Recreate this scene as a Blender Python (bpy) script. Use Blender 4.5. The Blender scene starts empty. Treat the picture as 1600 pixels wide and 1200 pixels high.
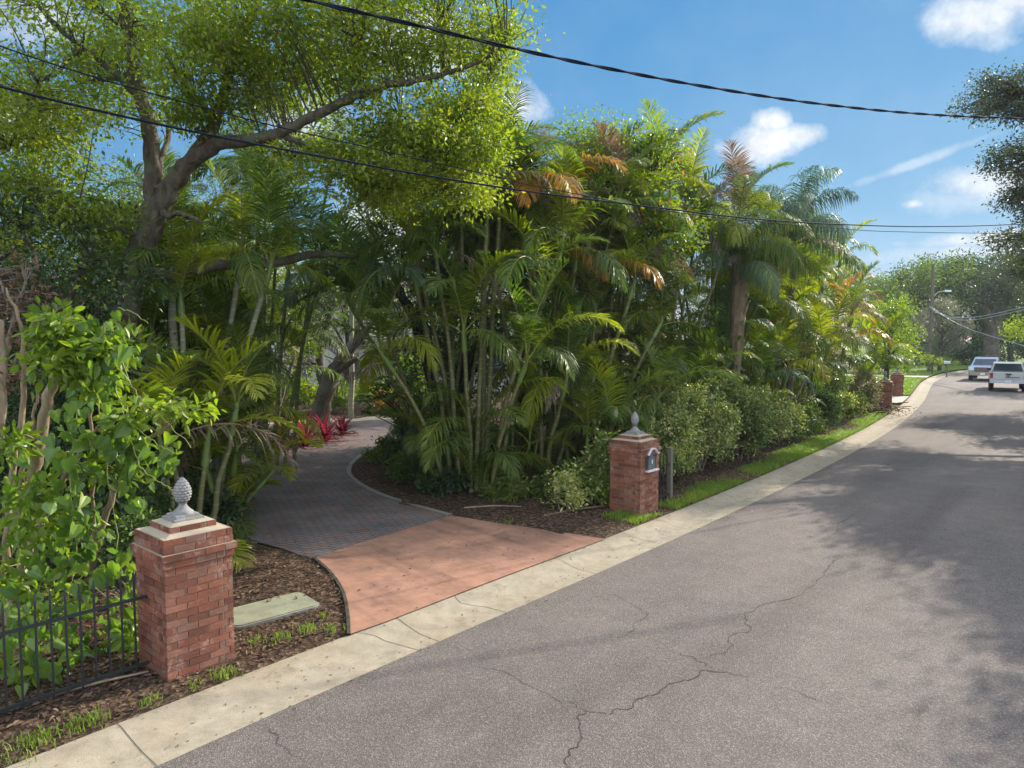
import bpy, math, random
import numpy as np
from mathutils import Vector, Matrix

R = math.radians
rng = np.random.default_rng(7)
random.seed(7)
scene = bpy.context.scene
col = scene.collection

# ------------------------------------------------------------------ camera geometry
FPX, HCAM, PITCH = 1109.0, 3.3, R(3.6)
CP, SP = math.cos(PITCH), math.sin(PITCH)

def ray(u, v):
    x = (u - 800.0) / FPX
    y = (600.0 - v) / FPX
    return np.array([x, CP + y * SP, -SP + y * CP])

def G(u, v, z=0.0):
    d = ray(u, v)
    t = (z - HCAM) / d[2]
    return np.array([d[0] * t, d[1] * t, z])

def Q(u, v, Y):
    d = ray(u, v)
    t = Y / d[1]
    return np.array([d[0] * t, Y, HCAM + d[2] * t])

# ------------------------------------------------------------------ object helpers
def tag(o, label=None, cat=None, group=None, kind=None):
    if label: o['label'] = label
    if cat: o['category'] = cat
    if group: o['group'] = group
    if kind: o['kind'] = kind
    return o

def empty(name, loc, rz=0.0):
    o = bpy.data.objects.new(name, None)
    o.location = [float(c) for c in loc]
    o.rotation_euler = (0, 0, rz)
    o.empty_display_size = 0.2
    col.objects.link(o)
    return o

def link_mesh(name, me, parent=None, loc=(0, 0, 0), rot=(0, 0, 0), sc=1.0):
    o = bpy.data.objects.new(name, me)
    o.location = [float(c) for c in loc]
    o.rotation_euler = rot
    o.scale = (sc, sc, sc)
    col.objects.link(o)
    if parent: o.parent = parent
    return o

def copy_tree(o, parent=None):
    c = o.copy(); col.objects.link(c); c.parent = parent
    for ch in list(o.children):
        copy_tree(ch, c)
    return c

class MB:
    """collects quads / polygons, builds ONE mesh"""
    def __init__(self):
        self.v, self.f, self.n = [], [], 0
    def add(self, V, F, mi=0, smooth=False):
        V = np.asarray(V, float).reshape(-1, 3)
        F = np.asarray(F, int)
        self.v.append(V)
        self.f.append((F + self.n, mi, smooth))
        self.n += len(V)
        return self
    def mesh(self, name, mats):
        me = bpy.data.meshes.new(name)
        V = np.concatenate(self.v).astype(np.float32)
        me.vertices.add(len(V)); me.vertices.foreach_set('co', V.ravel())
        lv = np.concatenate([F.ravel() for F, m, s in self.f]).astype(np.int32)
        lt = np.concatenate([np.full(len(F), F.shape[1]) for F, m, s in self.f]).astype(np.int32)
        mi = np.concatenate([np.full(len(F), m) for F, m, s in self.f]).astype(np.int32)
        sm = np.concatenate([np.full(len(F), s) for F, m, s in self.f]).astype(bool)
        ls = np.concatenate([[0], np.cumsum(lt)[:-1]]).astype(np.int32)
        me.loops.add(len(lv)); me.loops.foreach_set('vertex_index', lv)
        me.polygons.add(len(lt))
        me.polygons.foreach_set('loop_start', ls)
        me.polygons.foreach_set('material_index', mi)
        me.polygons.foreach_set('use_smooth', sm)
        me.update(calc_edges=True)
        me.validate()
        for m in (mats if isinstance(mats, (list, tuple)) else [mats]):
            me.materials.append(m)
        return me
    def build(self, name, mats, parent=None, loc=(0, 0, 0), rot=(0, 0, 0)):
        return link_mesh(name, self.mesh(name, mats), parent, loc, rot)
    # shapes
    def box(self, x0, x1, y0, y1, z0, z1, mi=0, M=None):
        V = np.array([[x0,y0,z0],[x1,y0,z0],[x1,y1,z0],[x0,y1,z0],[x0,y0,z1],[x1,y0,z1],[x1,y1,z1],[x0,y1,z1]], float)
        if M is not None: V = V @ M[:, :3].T + M[:, 3]
        self.add(V, [[0,3,2,1],[4,5,6,7],[0,1,5,4],[1,2,6,5],[2,3,7,6],[3,0,4,7]], mi)
        return self
    def frustum(self, a0, b0, z0, a1, b1, z1, mi=0, cx=0, cy=0):
        V = [[cx-a0,cy-b0,z0],[cx+a0,cy-b0,z0],[cx+a0,cy+b0,z0],[cx-a0,cy+b0,z0],
             [cx-a1,cy-b1,z1],[cx+a1,cy-b1,z1],[cx+a1,cy+b1,z1],[cx-a1,cy+b1,z1]]
        self.add(V, [[0,3,2,1],[4,5,6,7],[0,1,5,4],[1,2,6,5],[2,3,7,6],[3,0,4,7]], mi)
        return self
    def tube(self, P, r, n=6, mi=0, cap=True):
        P = np.asarray(P, float); k = len(P)
        r = np.full(k, r, float) if np.isscalar(r) else np.asarray(r, float)
        T = np.gradient(P, axis=0)
        T /= np.linalg.norm(T, axis=1)[:, None] + 1e-9
        a = np.array([0, 0, 1.0]) if abs(T[0][2]) < 0.9 else np.array([1.0, 0, 0])
        s = np.cross(T[0], a); s /= np.linalg.norm(s)
        S = []
        for i in range(k):
            s = s - T[i] * s.dot(T[i]); s /= np.linalg.norm(s) + 1e-9
            S.append(s)
        S = np.array(S); B = np.cross(T, S)
        an = np.linspace(0, 2 * math.pi, n, endpoint=False)
        V = P[:, None] + r[:, None, None] * (np.cos(an)[None, :, None] * S[:, None] + np.sin(an)[None, :, None] * B[:, None])
        i, j = np.meshgrid(np.arange(k - 1), np.arange(n), indexing='ij')
        j2 = (j + 1) % n
        F = np.stack([i*n+j, i*n+j2, (i+1)*n+j2, (i+1)*n+j], -1).reshape(-1, 4)
        self.add(V, F, mi, True)
        if cap:
            self.add(V[-1], [list(range(n))], mi); self.add(V[0], [list(range(n))[::-1]], mi)
        return self
    def lathe(self, prof, n=20, mi=0, c=(0, 0, 0)):
        prof = np.asarray(prof, float); k = len(prof)
        an = np.linspace(0, 2 * math.pi, n, endpoint=False)
        V = np.stack([prof[:, 0:1]*np.cos(an)+c[0], prof[:, 0:1]*np.sin(an)+c[1], np.repeat(prof[:, 1:2], n, 1)+c[2]], -1)
        i, j = np.meshgrid(np.arange(k-1), np.arange(n), indexing='ij'); j2 = (j+1) % n
        self.add(V, np.stack([i*n+j, i*n+j2, (i+1)*n+j2, (i+1)*n+j], -1).reshape(-1, 4), mi, True)
        return self
    def prism(self, poly, z0, z1, mi=0):
        p = np.asarray(poly, float); n = len(p)
        V = np.concatenate([np.c_[p, np.full(n, z0)], np.c_[p, np.full(n, z1)]])
        self.add(V, [[i, (i+1) % n, n+(i+1) % n, n+i] for i in range(n)], mi)
        self.add(V[n:], [list(range(n))], mi); self.add(V[:n], [list(range(n))[::-1]], mi)
        return self

def smooth_path(P, k=8):
    """Catmull-Rom through points (any dim)"""
    P = np.asarray(P, float)
    E = np.concatenate([[2*P[0]-P[1]], P, [2*P[-1]-P[-2]]])
    out = []
    t = np.linspace(0, 1, k, endpoint=False)[:, None]
    for i in range(len(P) - 1):
        a, b, c, d = E[i:i+4]
        out.append(0.5*((2*b) + (-a+c)*t + (2*a-5*b+4*c-d)*t**2 + (-a+3*b-3*c+d)*t**3))
    out.append(P[-1:])
    return np.concatenate(out)

def unit(a):
    return a / (np.linalg.norm(a, axis=-1, keepdims=True) + 1e-9)

# ------------------------------------------------------------------ materials
class NT:
    def __init__(self, name, tree=None):
        if tree is None:
            self.m = bpy.data.materials.new(name); self.m.use_nodes = True
            self.t = self.m.node_tree
        else:
            self.t = tree
        self.t.nodes.clear()
    def n(self, typ, **kw):
        nd = self.t.nodes.new(typ)
        for k, v in kw.items():
            if k.startswith('i_'):
                nd.inputs[k[2:].replace('_', ' ')].default_value = v
            else:
                setattr(nd, k, v)
        return nd
    def l(self, a, b): self.t.links.new(a, b)
    def val(self, x, sock):
        if isinstance(x, (int, float)): sock.default_value = x
        elif isinstance(x, tuple): sock.default_value = x if len(x) == 4 or sock.type == 'VECTOR' else (*x, 1)
        else: self.l(x, sock)
    def math(self, op, a, b=0.0, c=None, clamp=False):
        nd = self.n('ShaderNodeMath', operation=op, use_clamp=clamp)
        self.val(a, nd.inputs[0]); self.val(b, nd.inputs[1])
        if c is not None: self.val(c, nd.inputs[2])
        return nd.outputs[0]
    def mix(self, f, a, b, mode='MIX'):
        nd = self.n('ShaderNodeMix', data_type='RGBA', blend_type=mode)
        self.val(f, nd.inputs[0]); self.val(a, nd.inputs[6]); self.val(b, nd.inputs[7])
        return nd.outputs[2]
    def noise(self, vec, scale, detail=3, rough=0.55, out='Fac'):
        nd = self.n('ShaderNodeTexNoise'); nd.inputs['Scale'].default_value = scale
        nd.inputs['Detail'].default_value = detail; nd.inputs['Roughness'].default_value = rough
        if vec is not None: self.l(vec, nd.inputs['Vector'])
        return nd.outputs[out]
    def vor(self, vec, scale, feature='F1', out='Distance'):
        nd = self.n('ShaderNodeTexVoronoi', feature=feature); nd.inputs['Scale'].default_value = scale
        if vec is not None: self.l(vec, nd.inputs['Vector'])
        return nd.outputs[out]
    def ramp(self, f, stops, interp='LINEAR'):
        nd = self.n('ShaderNodeValToRGB'); cr = nd.color_ramp; cr.interpolation = interp
        while len(cr.elements) < len(stops): cr.elements.new(0.5)
        for e, (p, c) in zip(cr.elements, stops):
            e.position = p; e.color = (*c, 1) if len(c) == 3 else c
        self.val(f, nd.inputs[0])
        return nd.outputs[0]
    def bump(self, h, dist, strength=1.0):
        nd = self.n('ShaderNodeBump'); nd.inputs['Distance'].default_value = dist
        nd.inputs['Strength'].default_value = strength; self.l(h, nd.inputs['Height'])
        return nd.outputs[0]
    def pbr(self, color, rough=0.7, spec=0.4, bump=None, metal=0.0):
        b = self.n('ShaderNodeBsdfPrincipled')
        self.val(color, b.inputs['Base Color']); self.val(rough, b.inputs['Roughness'])
        b.inputs['Specular IOR Level'].default_value = spec; b.inputs['Metallic'].default_value = metal
        if bump is not None: self.l(bump, b.inputs['Normal'])
        return b
    def out(self, sh):
        o = self.n('ShaderNodeOutputMaterial')
        self.l(sh if not hasattr(sh, 'outputs') else sh.outputs[0], o.inputs[0])
        return self.m

def pos(t): return t.n('ShaderNodeNewGeometry').outputs['Position']

def foliage(name, stops, tint=(1.0, 1.15, 0.35), fac=0.38, rough=0.42, spec=0.5, patch=0.9, patch_cols=None):
    """leaf: per leaf colour from a ramp, gloss, light passing through"""
    t = NT(name)
    g = t.n('ShaderNodeNewGeometry')
    oi = t.n('ShaderNodeObjectInfo')
    big = t.noise(g.outputs['Position'], patch, 2)
    f = t.math('ADD', t.math('MULTIPLY', g.outputs['Random Per Island'], 0.55), t.math('MULTIPLY', t.math('SUBTRACT', big, 0.3), 1.0))
    f = t.math('ADD', f, t.math('MULTIPLY', t.math('SUBTRACT', oi.outputs['Random'], 0.5), 0.35), clamp=True)
    c = t.ramp(f, stops)
    b = t.pbr(c, rough, spec)
    tr = t.n('ShaderNodeBsdfTranslucent')
    tc = t.mix(1.0, c, (*tint, 1), 'MULTIPLY')
    tc2 = t.mix(1.0, tc, (2.2, 2.2, 2.2, 1), 'MULTIPLY')
    t.l(tc2, tr.inputs[0])
    mx = t.n('ShaderNodeMixShader'); mx.inputs[0].default_value = fac
    t.l(b.outputs[0], mx.inputs[1]); t.l(tr.outputs[0], mx.inputs[2])
    return t.out(mx)

M = {}
M['oak'] = foliage('oak_leaf', [(0, (0.046,0.075,0.011)), (.45, (0.109,0.149,0.014)), (1, (0.265,0.259,0.021))], fac=.5)
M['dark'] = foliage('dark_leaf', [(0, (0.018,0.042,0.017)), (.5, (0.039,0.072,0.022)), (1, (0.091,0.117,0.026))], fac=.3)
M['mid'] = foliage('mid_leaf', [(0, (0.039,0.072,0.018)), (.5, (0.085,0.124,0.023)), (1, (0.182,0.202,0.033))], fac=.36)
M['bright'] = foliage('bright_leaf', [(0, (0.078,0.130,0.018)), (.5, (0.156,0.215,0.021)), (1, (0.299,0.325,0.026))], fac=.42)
M['lime'] = foliage('lime_leaf', [(0, (.08,.125,.012)), (.5, (.15,.20,.014)), (1, (.25,.27,.022))], fac=.42)
M['olive'] = foliage('olive_leaf', [(0, (0.065,0.085,0.046)), (.5, (0.111,0.130,0.065)), (1, (0.182,0.169,0.117))], fac=.3)
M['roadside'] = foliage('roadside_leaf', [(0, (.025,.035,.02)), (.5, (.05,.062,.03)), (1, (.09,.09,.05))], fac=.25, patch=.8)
M['silver'] = foliage('silver_leaf', [(0, (0.065,0.079,0.058)), (.5, (0.108,0.122,0.086)), (1, (0.173,0.158,0.130))], tint=(1,1,.7), fac=.3)
M['varieg'] = foliage('variegated_leaf', [(0, (0.052,0.091,0.033)), (.25, (0.104,0.156,0.039)), (.5, (0.260,0.273,0.091)), (.8, (0.546,0.481,0.247))], fac=.28, rough=.33, patch=3.0)
M['pinkish'] = foliage('pink_leaf', [(0, (.05,.08,.03)), (.4, (.12,.12,.06)), (.7, (.32,.22,.19)), (1, (.42,.30,.28))], tint=(1,.9,.6), fac=.3)
M['heart'] = foliage('heart_leaf', [(0, (0.072,0.130,0.033)), (.5, (0.130,0.202,0.039)), (.8, (0.247,0.286,0.039)), (1, (0.468,0.377,0.039))], fac=.34, rough=.36, patch=2.2)
M['frond'] = foliage('frond_green', [(0, (0.029,0.060,0.014)), (.5, (0.078,0.118,0.017)), (1, (0.192,0.204,0.019))], fac=.36, rough=.5, spec=.35, patch=.5)
M['frond_lime'] = foliage('frond_lime', [(0, (.10,.135,.010)), (.5, (.19,.205,.011)), (1, (.30,.27,.014))], fac=.42, rough=.5, spec=.35, patch=.5)
M['frond_gold'] = foliage('frond_gold', [(0, (.12,.11,.01)), (.4, (.30,.17,.01)), (1, (.45,.20,.015))], tint=(1.2,.9,.3), fac=.4, patch=2.5)
M['frond_brown'] = foliage('frond_brown', [(0, (.10,.07,.05)), (.5, (.17,.12,.09)), (1, (.26,.19,.15))], tint=(1,.8,.6), fac=.2, rough=.6)
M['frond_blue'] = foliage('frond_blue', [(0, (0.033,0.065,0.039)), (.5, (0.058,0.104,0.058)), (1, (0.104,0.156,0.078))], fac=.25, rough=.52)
M['dead'] = foliage('dead_leaf', [(0, (.07,.04,.025)), (.5, (.14,.08,.05)), (1, (.25,.15,.09))], tint=(1,.8,.6), fac=.2, rough=.7)
M['red'] = foliage('red_leaf', [(0, (.045,.01,.018)), (.5, (.11,.018,.032)), (1, (.21,.05,.065))], tint=(1.1,.5,.55), fac=.35, rough=.35)
M['flower'] = foliage('flower', [(0, (.5,.12,.05)), (1, (.65,.22,.12))], tint=(1,.7,.5), fac=.3)
M['strap'] = foliage('strap_leaf', [(0, (0.039,0.091,0.039)), (.5, (0.065,0.143,0.052)), (1, (0.130,0.208,0.078))], fac=.3, rough=.35)
M['grass'] = foliage('grass_blade', [(0, (.07,.12,.012)), (.5, (.12,.19,.012)), (1, (.22,.26,.03))], fac=.35, rough=.5)

def bark(name, c0, c1, scale=9, moss=None):
    t = NT(name); p = pos(t)
    mp = t.n('ShaderNodeMapping'); mp.inputs['Scale'].default_value = (1, 1, .3); t.l(p, mp.inputs[0])
    f = t.noise(mp.outputs[0], scale, 6, .65)
    c = t.ramp(f, [(.3, c0), (.7, c1)])
    pt = t.noise(p, 2.2, 3)
    if moss: c = t.mix(t.ramp(pt, [(.5, (0,0,0)), (.62, (1,1,1))]), c, moss)
    return t.out(t.pbr(c, .9, .2, t.bump(f, .03)))
M['bark'] = bark('oak_bark', (.04,.032,.026), (.15,.122,.098), 14, (.12,.12,.09))
M['bark_dark'] = bark('dark_bark', (.03,.024,.02), (.085,.07,.055), 12)
M['bark_tan'] = bark('tan_bark', (.17,.12,.075), (.33,.25,.17), 10)
M['twig'] = bark('twig_bark', (.14,.11,.085), (.26,.21,.17), 15)

def cane_mat(name, a, b, ring):
    t = NT(name); tc = t.n('ShaderNodeTexCoord')
    sp = t.n('ShaderNodeSeparateXYZ'); t.l(tc.outputs['Object'], sp.inputs[0])
    oi = t.n('ShaderNodeObjectInfo')
    fr = t.math('FRACT', t.math('ADD', t.math('MULTIPLY', sp.outputs[2], 5.2), oi.outputs['Random']))
    rg = t.ramp(fr, [(0, (1,1,1)), (.10, (.8,.8,.8)), (.16, (0,0,0)), (1, (0,0,0))])
    n = t.noise(tc.outputs['Object'], 3, 4)
    c = t.mix(t.math('ADD', t.math('MULTIPLY', oi.outputs['Random'], .6), t.math('MULTIPLY', n, .5), clamp=True), (*a,1), (*b,1))
    c = t.mix(t.math('MULTIPLY', rg, .7), c, (*ring,1))
    return t.out(t.pbr(c, .55, .4))
M['cane'] = cane_mat('areca_cane', (.085,.11,.035), (.17,.15,.06), (.25,.23,.14))
M['cane_grey'] = cane_mat('grey_cane', (.20,.21,.15), (.27,.25,.17), (.38,.36,.28))
def plain(name, c, rough=.6, spec=.4, metal=0.0, var=.25, scale=6, bumpd=0):
    t = NT(name); p = t.n('ShaderNodeTexCoord').outputs['Object']
    n = t.noise(p, scale, 5, .6)
    cc = t.mix(n, tuple(x*(1-var) for x in c)+(1,), tuple(min(1, x*(1+var)) for x in c)+(1,))
    return t.out(t.pbr(cc, rough, spec, t.bump(n, bumpd) if bumpd else None, metal))
M['shaft'] = plain('crownshaft', (.13,.19,.045), .4)
M['rachis'] = plain('rachis', (.19,.20,.04), .45)
M['rachis_b'] = plain('rachis_dry', (.20,.14,.09), .7)
M['iron'] = plain('black_iron', (.022,.024,.026), .5, .4, 0, .4, 12)
M['wood'] = plain('grey_wood', (.16,.14,.11), .85, .2, 0, .4, 14)
M['mortar'] = plain('mortar', (.34,.285,.21), .9, .2, 0, .22, 9, .01)
M['stone'] = plain('cast_stone', (.23,.225,.22), .9, .2, 0, .5, 11, .012)
M['rubber'] = plain('cable_rubber', (.010,.012,.03), .8, .12)
M['polewood'] = plain('pole_wood', (.13,.11,.09), .9, .2, 0, .35, 8)
M['tyre'] = plain('tyre', (.02,.02,.02), .8, .3)
M['rim'] = plain('rim', (.45,.45,.46), .3, .5, .8)
M['white_paint'] = plain('white_paint', (.50,.52,.53), .25, .5, 0, .05)
M['silver_paint'] = plain('silver_paint', (.52,.58,.66), .22, .5, .3, .05)
M['blue_paint'] = plain('blue_silver_paint', (.26,.33,.44), .25, .5, .3, .05)
M['blackplastic'] = plain('black_plastic', (.025,.025,.028), .5)
M['chrome'] = plain('chrome', (.6,.6,.62), .15, .5, .9, .05)
M['tail_red'] = plain('tail_red', (.35,.02,.02), .2, .5)
M['lamp_lens'] = plain('lamp_lens', (.75,.77,.8), .1, .5)
M['glass'] = plain('car_glass', (.02,.035,.045), .06, .8, 0, .1)
M['housewall'] = plain('house_wall', (.55,.53,.50), .85, .2, 0, .1)
M['roof'] = plain('roof_shingle', (.22,.19,.20), .9, .2, 0, .3)
M['yellow_wood'] = plain('yellow_wood', (.5,.36,.12), .7, .3)
M['winglass'] = plain('window_glass', (.10,.12,.16), .08, .8)
M['mailmetal'] = plain('mailbox_metal', (.045,.045,.055), .4, .5, .3, .3)
M['mailtrim'] = plain('mailbox_trim', (.55,.53,.56), .5, .4)
M['maildoor'] = plain('mailbox_door', (.13,.15,.17), .3, .6, .3, .3)

def mat_brick(name, ground=.55):
    t = NT(name); g = t.n('ShaderNodeNewGeometry')
    tc = t.n('ShaderNodeTexCoord').outputs['Object']
    c = t.ramp(g.outputs['Random Per Island'], [(0, (.14,.052,.034)), (.35, (.225,.08,.05)), (.7, (.30,.11,.066)), (1, (.22,.125,.095))])
    n = t.noise(tc, 38, 5, .65); n2 = t.noise(tc, 5, 5, .7)
    c = t.mix(t.ramp(n, [(.42, (0,0,0)), (.75, (.55,.55,.55))]), c, (.17,.075,.055,1))
    c = t.mix(1.0, c, t.ramp(t.noise(tc, 2.6, 5, .65), [(.3, (.62,.62,.62)), (.62, (1.08,1.08,1.08))]), 'MULTIPLY')
    lime = t.math('MULTIPLY', t.ramp(n2, [(.55, (0,0,0)), (.72, (1,1,1))]), t.ramp(t.noise(tc, 26, 4, .7), [(.45, (0,0,0)), (.6, (1,1,1))]))
    c = t.mix(t.math('MULTIPLY', lime, .8), c, (.48,.40,.34,1))
    return t.out(t.pbr(c, .85, .25, t.bump(n, .006)))
M['brick'] = mat_brick('brick')

def mat_asphalt():
    t = NT('asphalt'); p = pos(t)
    big = t.noise(p, .35, 4, .6); mid = t.noise(p, 2.4, 5, .65)
    grit = t.vor(p, 95, out='Color'); gs = t.n('ShaderNodeSeparateColor'); t.l(grit, gs.inputs[0])
    gd = t.vor(p, 95)
    c = t.ramp(gs.outputs[0], [(0, (.103,.086,.077)), (.5, (.139,.117,.104)), (.85, (.18,.152,.136)), (1, (.25,.225,.21))])
    fine = t.noise(p, 160, 3, .6)
    c = t.mix(t.ramp(fine, [(.35, (.45,.45,.45)), (.55, (0,0,0))]), c, (.045,.037,.034,1))
    c = t.mix(1.0, c, t.ramp(big, [(.3, (.86,.86,.88)), (.7, (1.12,1.1,1.08))]), 'MULTIPLY')
    c = t.mix(1.0, c, t.ramp(mid, [(.3, (.88,.88,.88)), (.7, (1.1,1.1,1.1))]), 'MULTIPLY')
    mp = t.n('ShaderNodeMapping'); mp.inputs['Rotation'].default_value = (0, 0, R(-41)); mp.inputs['Scale'].default_value = (.09, .9, 1); mp.vector_type = 'TEXTURE'
    mp.inputs['Scale'].default_value = (1.1, 14, 1); t.l(p, mp.inputs[0])
    wp = t.noise(mp.outputs[0], 1.0, 3, .5)                       # wear along the wheel paths
    c = t.mix(1.0, c, t.ramp(wp, [(.35, (.80,.79,.79)), (.5, (1,1,1)), (.7, (1.08,1.08,1.08))]), 'MULTIPLY')
    st = t.noise(p, .8, 6, .7)
    c = t.mix(t.ramp(st, [(.62, (0,0,0)), (.74, (.35,.35,.35))]), c, (.06,.05,.047,1))
    hb = t.math('ADD', t.math('MULTIPLY', gd, 1.0), fine)
    return t.out(t.pbr(c, .88, .3, t.bump(hb, .006, .8)))
M['asphalt'] = mat_asphalt()
M['crack'] = plain('road_crack', (.065,.054,.047), .95, .1, 0, .3, 30)

def mat_concrete(name, c, stain=(.30,.24,.16), s=.5, tracks=None):
    t = NT(name); p = pos(t)
    a = t.noise(p, .9, 5, .65); b = t.noise(p, 6, 5, .6); f = t.noise(p, 90, 3, .6)
    cc = t.mix(t.math('MULTIPLY', t.ramp(a, [(.42, (0,0,0)), (.7, (1,1,1))]), s), (*c, 1), (*stain, 1))
    cc = t.mix(1.0, cc, t.ramp(b, [(.3, (.80,.80,.80)), (.7, (1.12,1.12,1.12))]), 'MULTIPLY')
    sp_ = t.noise(p, 2.3, 7, .75)                                  # blotchy old stains
    cc = t.mix(t.ramp(sp_, [(.56, (0,0,0)), (.70, (.55,.55,.55))]), cc, tuple(x*.5 for x in stain)+(1,))
    cc = t.mix(1.0, cc, t.ramp(f, [(.3, (.84,.84,.84)), (.7, (1.1,1.1,1.1))]), 'MULTIPLY')
    if tracks is not None:                                          # rubber left by turning tyres
        mp = t.n('ShaderNodeMapping'); mp.vector_type = 'TEXTURE'; mp.inputs['Rotation'].default_value = (0, 0, tracks); mp.inputs['Scale'].default_value = (5, .42, 1); t.l(p, mp.inputs[0])
        tk = t.noise(mp.outputs[0], 1.0, 4, .6)
        cc = t.mix(1.0, cc, t.ramp(tk, [(.34, (.70,.70,.72)), (.52, (1,1,1)), (.7, (1.08,1.08,1.08))]), 'MULTIPLY')
    return t.out(t.pbr(cc, .88, .25, t.bump(f, .004, .6)))
M['kerb'] = mat_concrete('kerb_concrete', (.315,.27,.20), (.25,.195,.125), .55)
M['drive_conc'] = mat_concrete('drive_concrete', (.44,.40,.35))
M['apron'] = mat_concrete('apron_concrete', (.335,.176,.117), (.25,.145,.11), .65, R(132))
M['sand'] = mat_concrete('sand', (.48,.39,.28), (.34,.26,.18), .6)
M['cover'] = mat_concrete('cover_plastic', (.23,.25,.17), (.30,.24,.16), .6)
M['edging'] = mat_concrete('edging_concrete', (.27,.25,.22), (.16,.15,.13), .6)

def mat_mulch():
    t = NT('mulch'); p = pos(t)
    a = t.noise(p, 1.1, 5, .65); v = t.vor(p, 26, out='Color'); sc = t.n('ShaderNodeSeparateColor'); t.l(v, sc.inputs[0])
    vd = t.vor(p, 26); n = t.noise(p, 60, 4, .7)
    c = t.ramp(sc.outputs[0], [(0, (.030,.020,.014)), (.5, (.07,.046,.031)), (.85, (.13,.085,.055)), (1, (.22,.15,.10))])
    c = t.mix(1.0, c, t.ramp(a, [(.3, (.7,.7,.7)), (.7, (1.2,1.15,1.1))]), 'MULTIPLY')
    return t.out(t.pbr(c, .95, .15, t.bump(t.math('ADD', vd, n), .03)))
M['mulch'] = mat_mulch()

def mat_lawn():
    t = NT('lawn'); p = pos(t)
    a = t.noise(p, .5, 4, .6); n = t.noise(p, 18, 4, .7)
    c = t.ramp(t.math('ADD', t.math('MULTIPLY', a, .5), t.math('MULTIPLY', n, .5)), [(.3, (.07,.115,.012)), (.7, (.15,.21,.02))])
    return t.out(t.pbr(c, .9, .15, t.bump(n, .05)))
M['lawn'] = mat_lawn()

def mat_paver(ang):
    t = NT('pavers'); p = pos(t)
    mp = t.n('ShaderNodeMapping'); mp.inputs['Rotation'].default_value = (0, 0, ang); t.l(p, mp.inputs[0])
    br = t.n('ShaderNodeTexBrick'); t.l(mp.outputs[0], br.inputs['Vector'])
    br.inputs['Scale'].default_value = 1.0; br.inputs['Brick Width'].default_value = .21; br.inputs['Row Height'].default_value = .105
    br.inputs['Mortar Size'].default_value = .007; br.inputs['Mortar Smooth'].default_value = .3; br.inputs['Bias'].default_value = 0
    br.inputs['Color1'].default_value = (.215,.14,.12,1); br.inputs['Color2'].default_value = (.165,.16,.165,1)
    br.inputs['Mortar'].default_value = (.05,.045,.042,1)
    n = t.noise(p, 1.2, 5, .65); f = t.noise(p, 40, 3)
    c = t.mix(1.0, br.outputs[0], t.ramp(n, [(.3, (.65,.66,.68)), (.7, (1.25,1.2,1.15))]), 'MULTIPLY')
    c = t.mix(1.0, c, t.ramp(f, [(.3, (.8,.8,.8)), (.7, (1.15,1.15,1.15))]), 'MULTIPLY')
    h = t.math('SUBTRACT', t.math('MULTIPLY', f, .3), br.outputs['Fac'])
    return t.out(t.pbr(c, .85, .25, t.bump(h, .01)))
M['paver'] = mat_paver(R(20))
#@@SETTING
# ------------------------------------------------------------------ the setting
ZB = 0.07                                            # level of the bed beside the kerb
outer_px = [(0,1194),(259,1089),(544,994),(600,975),(800,897),(950,842),(1057,800),(1200,740),(1340,677),(1388,648),(1420,623),(1432,606),(1446,593),(1484,581)]
inner_px = [(210,1200),(400,1116),(600,1031),(800,947),(960,877),(1135,800),(1260,737),(1375,680),(1423,640),(1438,618),(1442,606),(1455,595),(1486,584)]
O = np.array([G(u, v, ZB)[:2] for u, v in outer_px])
d0 = unit(O[1] - O[0]); d1 = np.array([.75, .66])
O = np.concatenate([[O[0] - d0*34, O[0] - d0*17], O, [O[-1] + d1*18, O[-1] + d1*40 + [6,-4]]])
# smooth the far part of the curve, resample
O = smooth_path(O, 12)
def resample(O, st):
    S = np.r_[0, np.cumsum(np.linalg.norm(np.diff(O, axis=0), axis=1))]; q = np.arange(0, S[-1], st)
    return np.c_[np.interp(q, S, O[:,0]), np.interp(q, S, O[:,1])]
O = resample(O, .4)
for _ in range(160): O[1:-1] = (O[:-2] + 2*O[1:-1] + O[2:]) / 4
S = np.r_[0, np.cumsum(np.linalg.norm(np.diff(O, axis=0), axis=1))]
ss = np.arange(0, S[-1], .3)
KERB = np.c_[np.interp(ss, S, O[:,0]), np.interp(ss, S, O[:,1])]
KT = unit(np.gradient(KERB, axis=0)); KN = np.c_[-KT[:,1], KT[:,0]]       # normal pointing into the garden
KW = .76                                                                  # width of the gutter band

def kx(Y): return float(np.interp(Y, KERB[:,1], KERB[:,0]))
def bed(Y, off):
    """a point in the garden: 'off' metres behind the kerb where the kerb is Y metres ahead"""
    i = int(np.argmin(abs(KERB[:,1] - Y)))
    p = KERB[i] + KN[i]*off
    return np.array([p[0], p[1], ZB])

def strip(name, offs, mats, zf, mi=None, kind='structure', i0=0, i1=None):
    K, Nn = KERB[i0:i1], KN[i0:i1]
    offs = np.asarray(offs, float)
    XY = K[:,None] + Nn[:,None]*offs[None,:,None]
    Z = zf(XY, offs)
    V = np.concatenate([XY, Z[...,None]], -1); n, k = V.shape[:2]
    i, j = np.meshgrid(np.arange(n-1), np.arange(k-1), indexing='ij')
    F = np.stack([i*k+j, (i+1)*k+j, (i+1)*k+j+1, i*k+j+1], -1).reshape(-1,4)
    mb = MB(); mb.add(V.reshape(-1,3), F, 0, True)
    return mb

def poly_mask(XY, poly):
    x, y = XY[...,0], XY[...,1]; ins = np.zeros(x.shape, bool); n = len(poly)
    for a in range(n):
        x1, y1 = poly[a]; x2, y2 = poly[(a+1) % n]
        c = ((y1 > y) != (y2 > y)) & (x < (x2-x1)*(y-y1)/(y2-y1+1e-12)+x1)
        ins ^= c
    return ins

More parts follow.
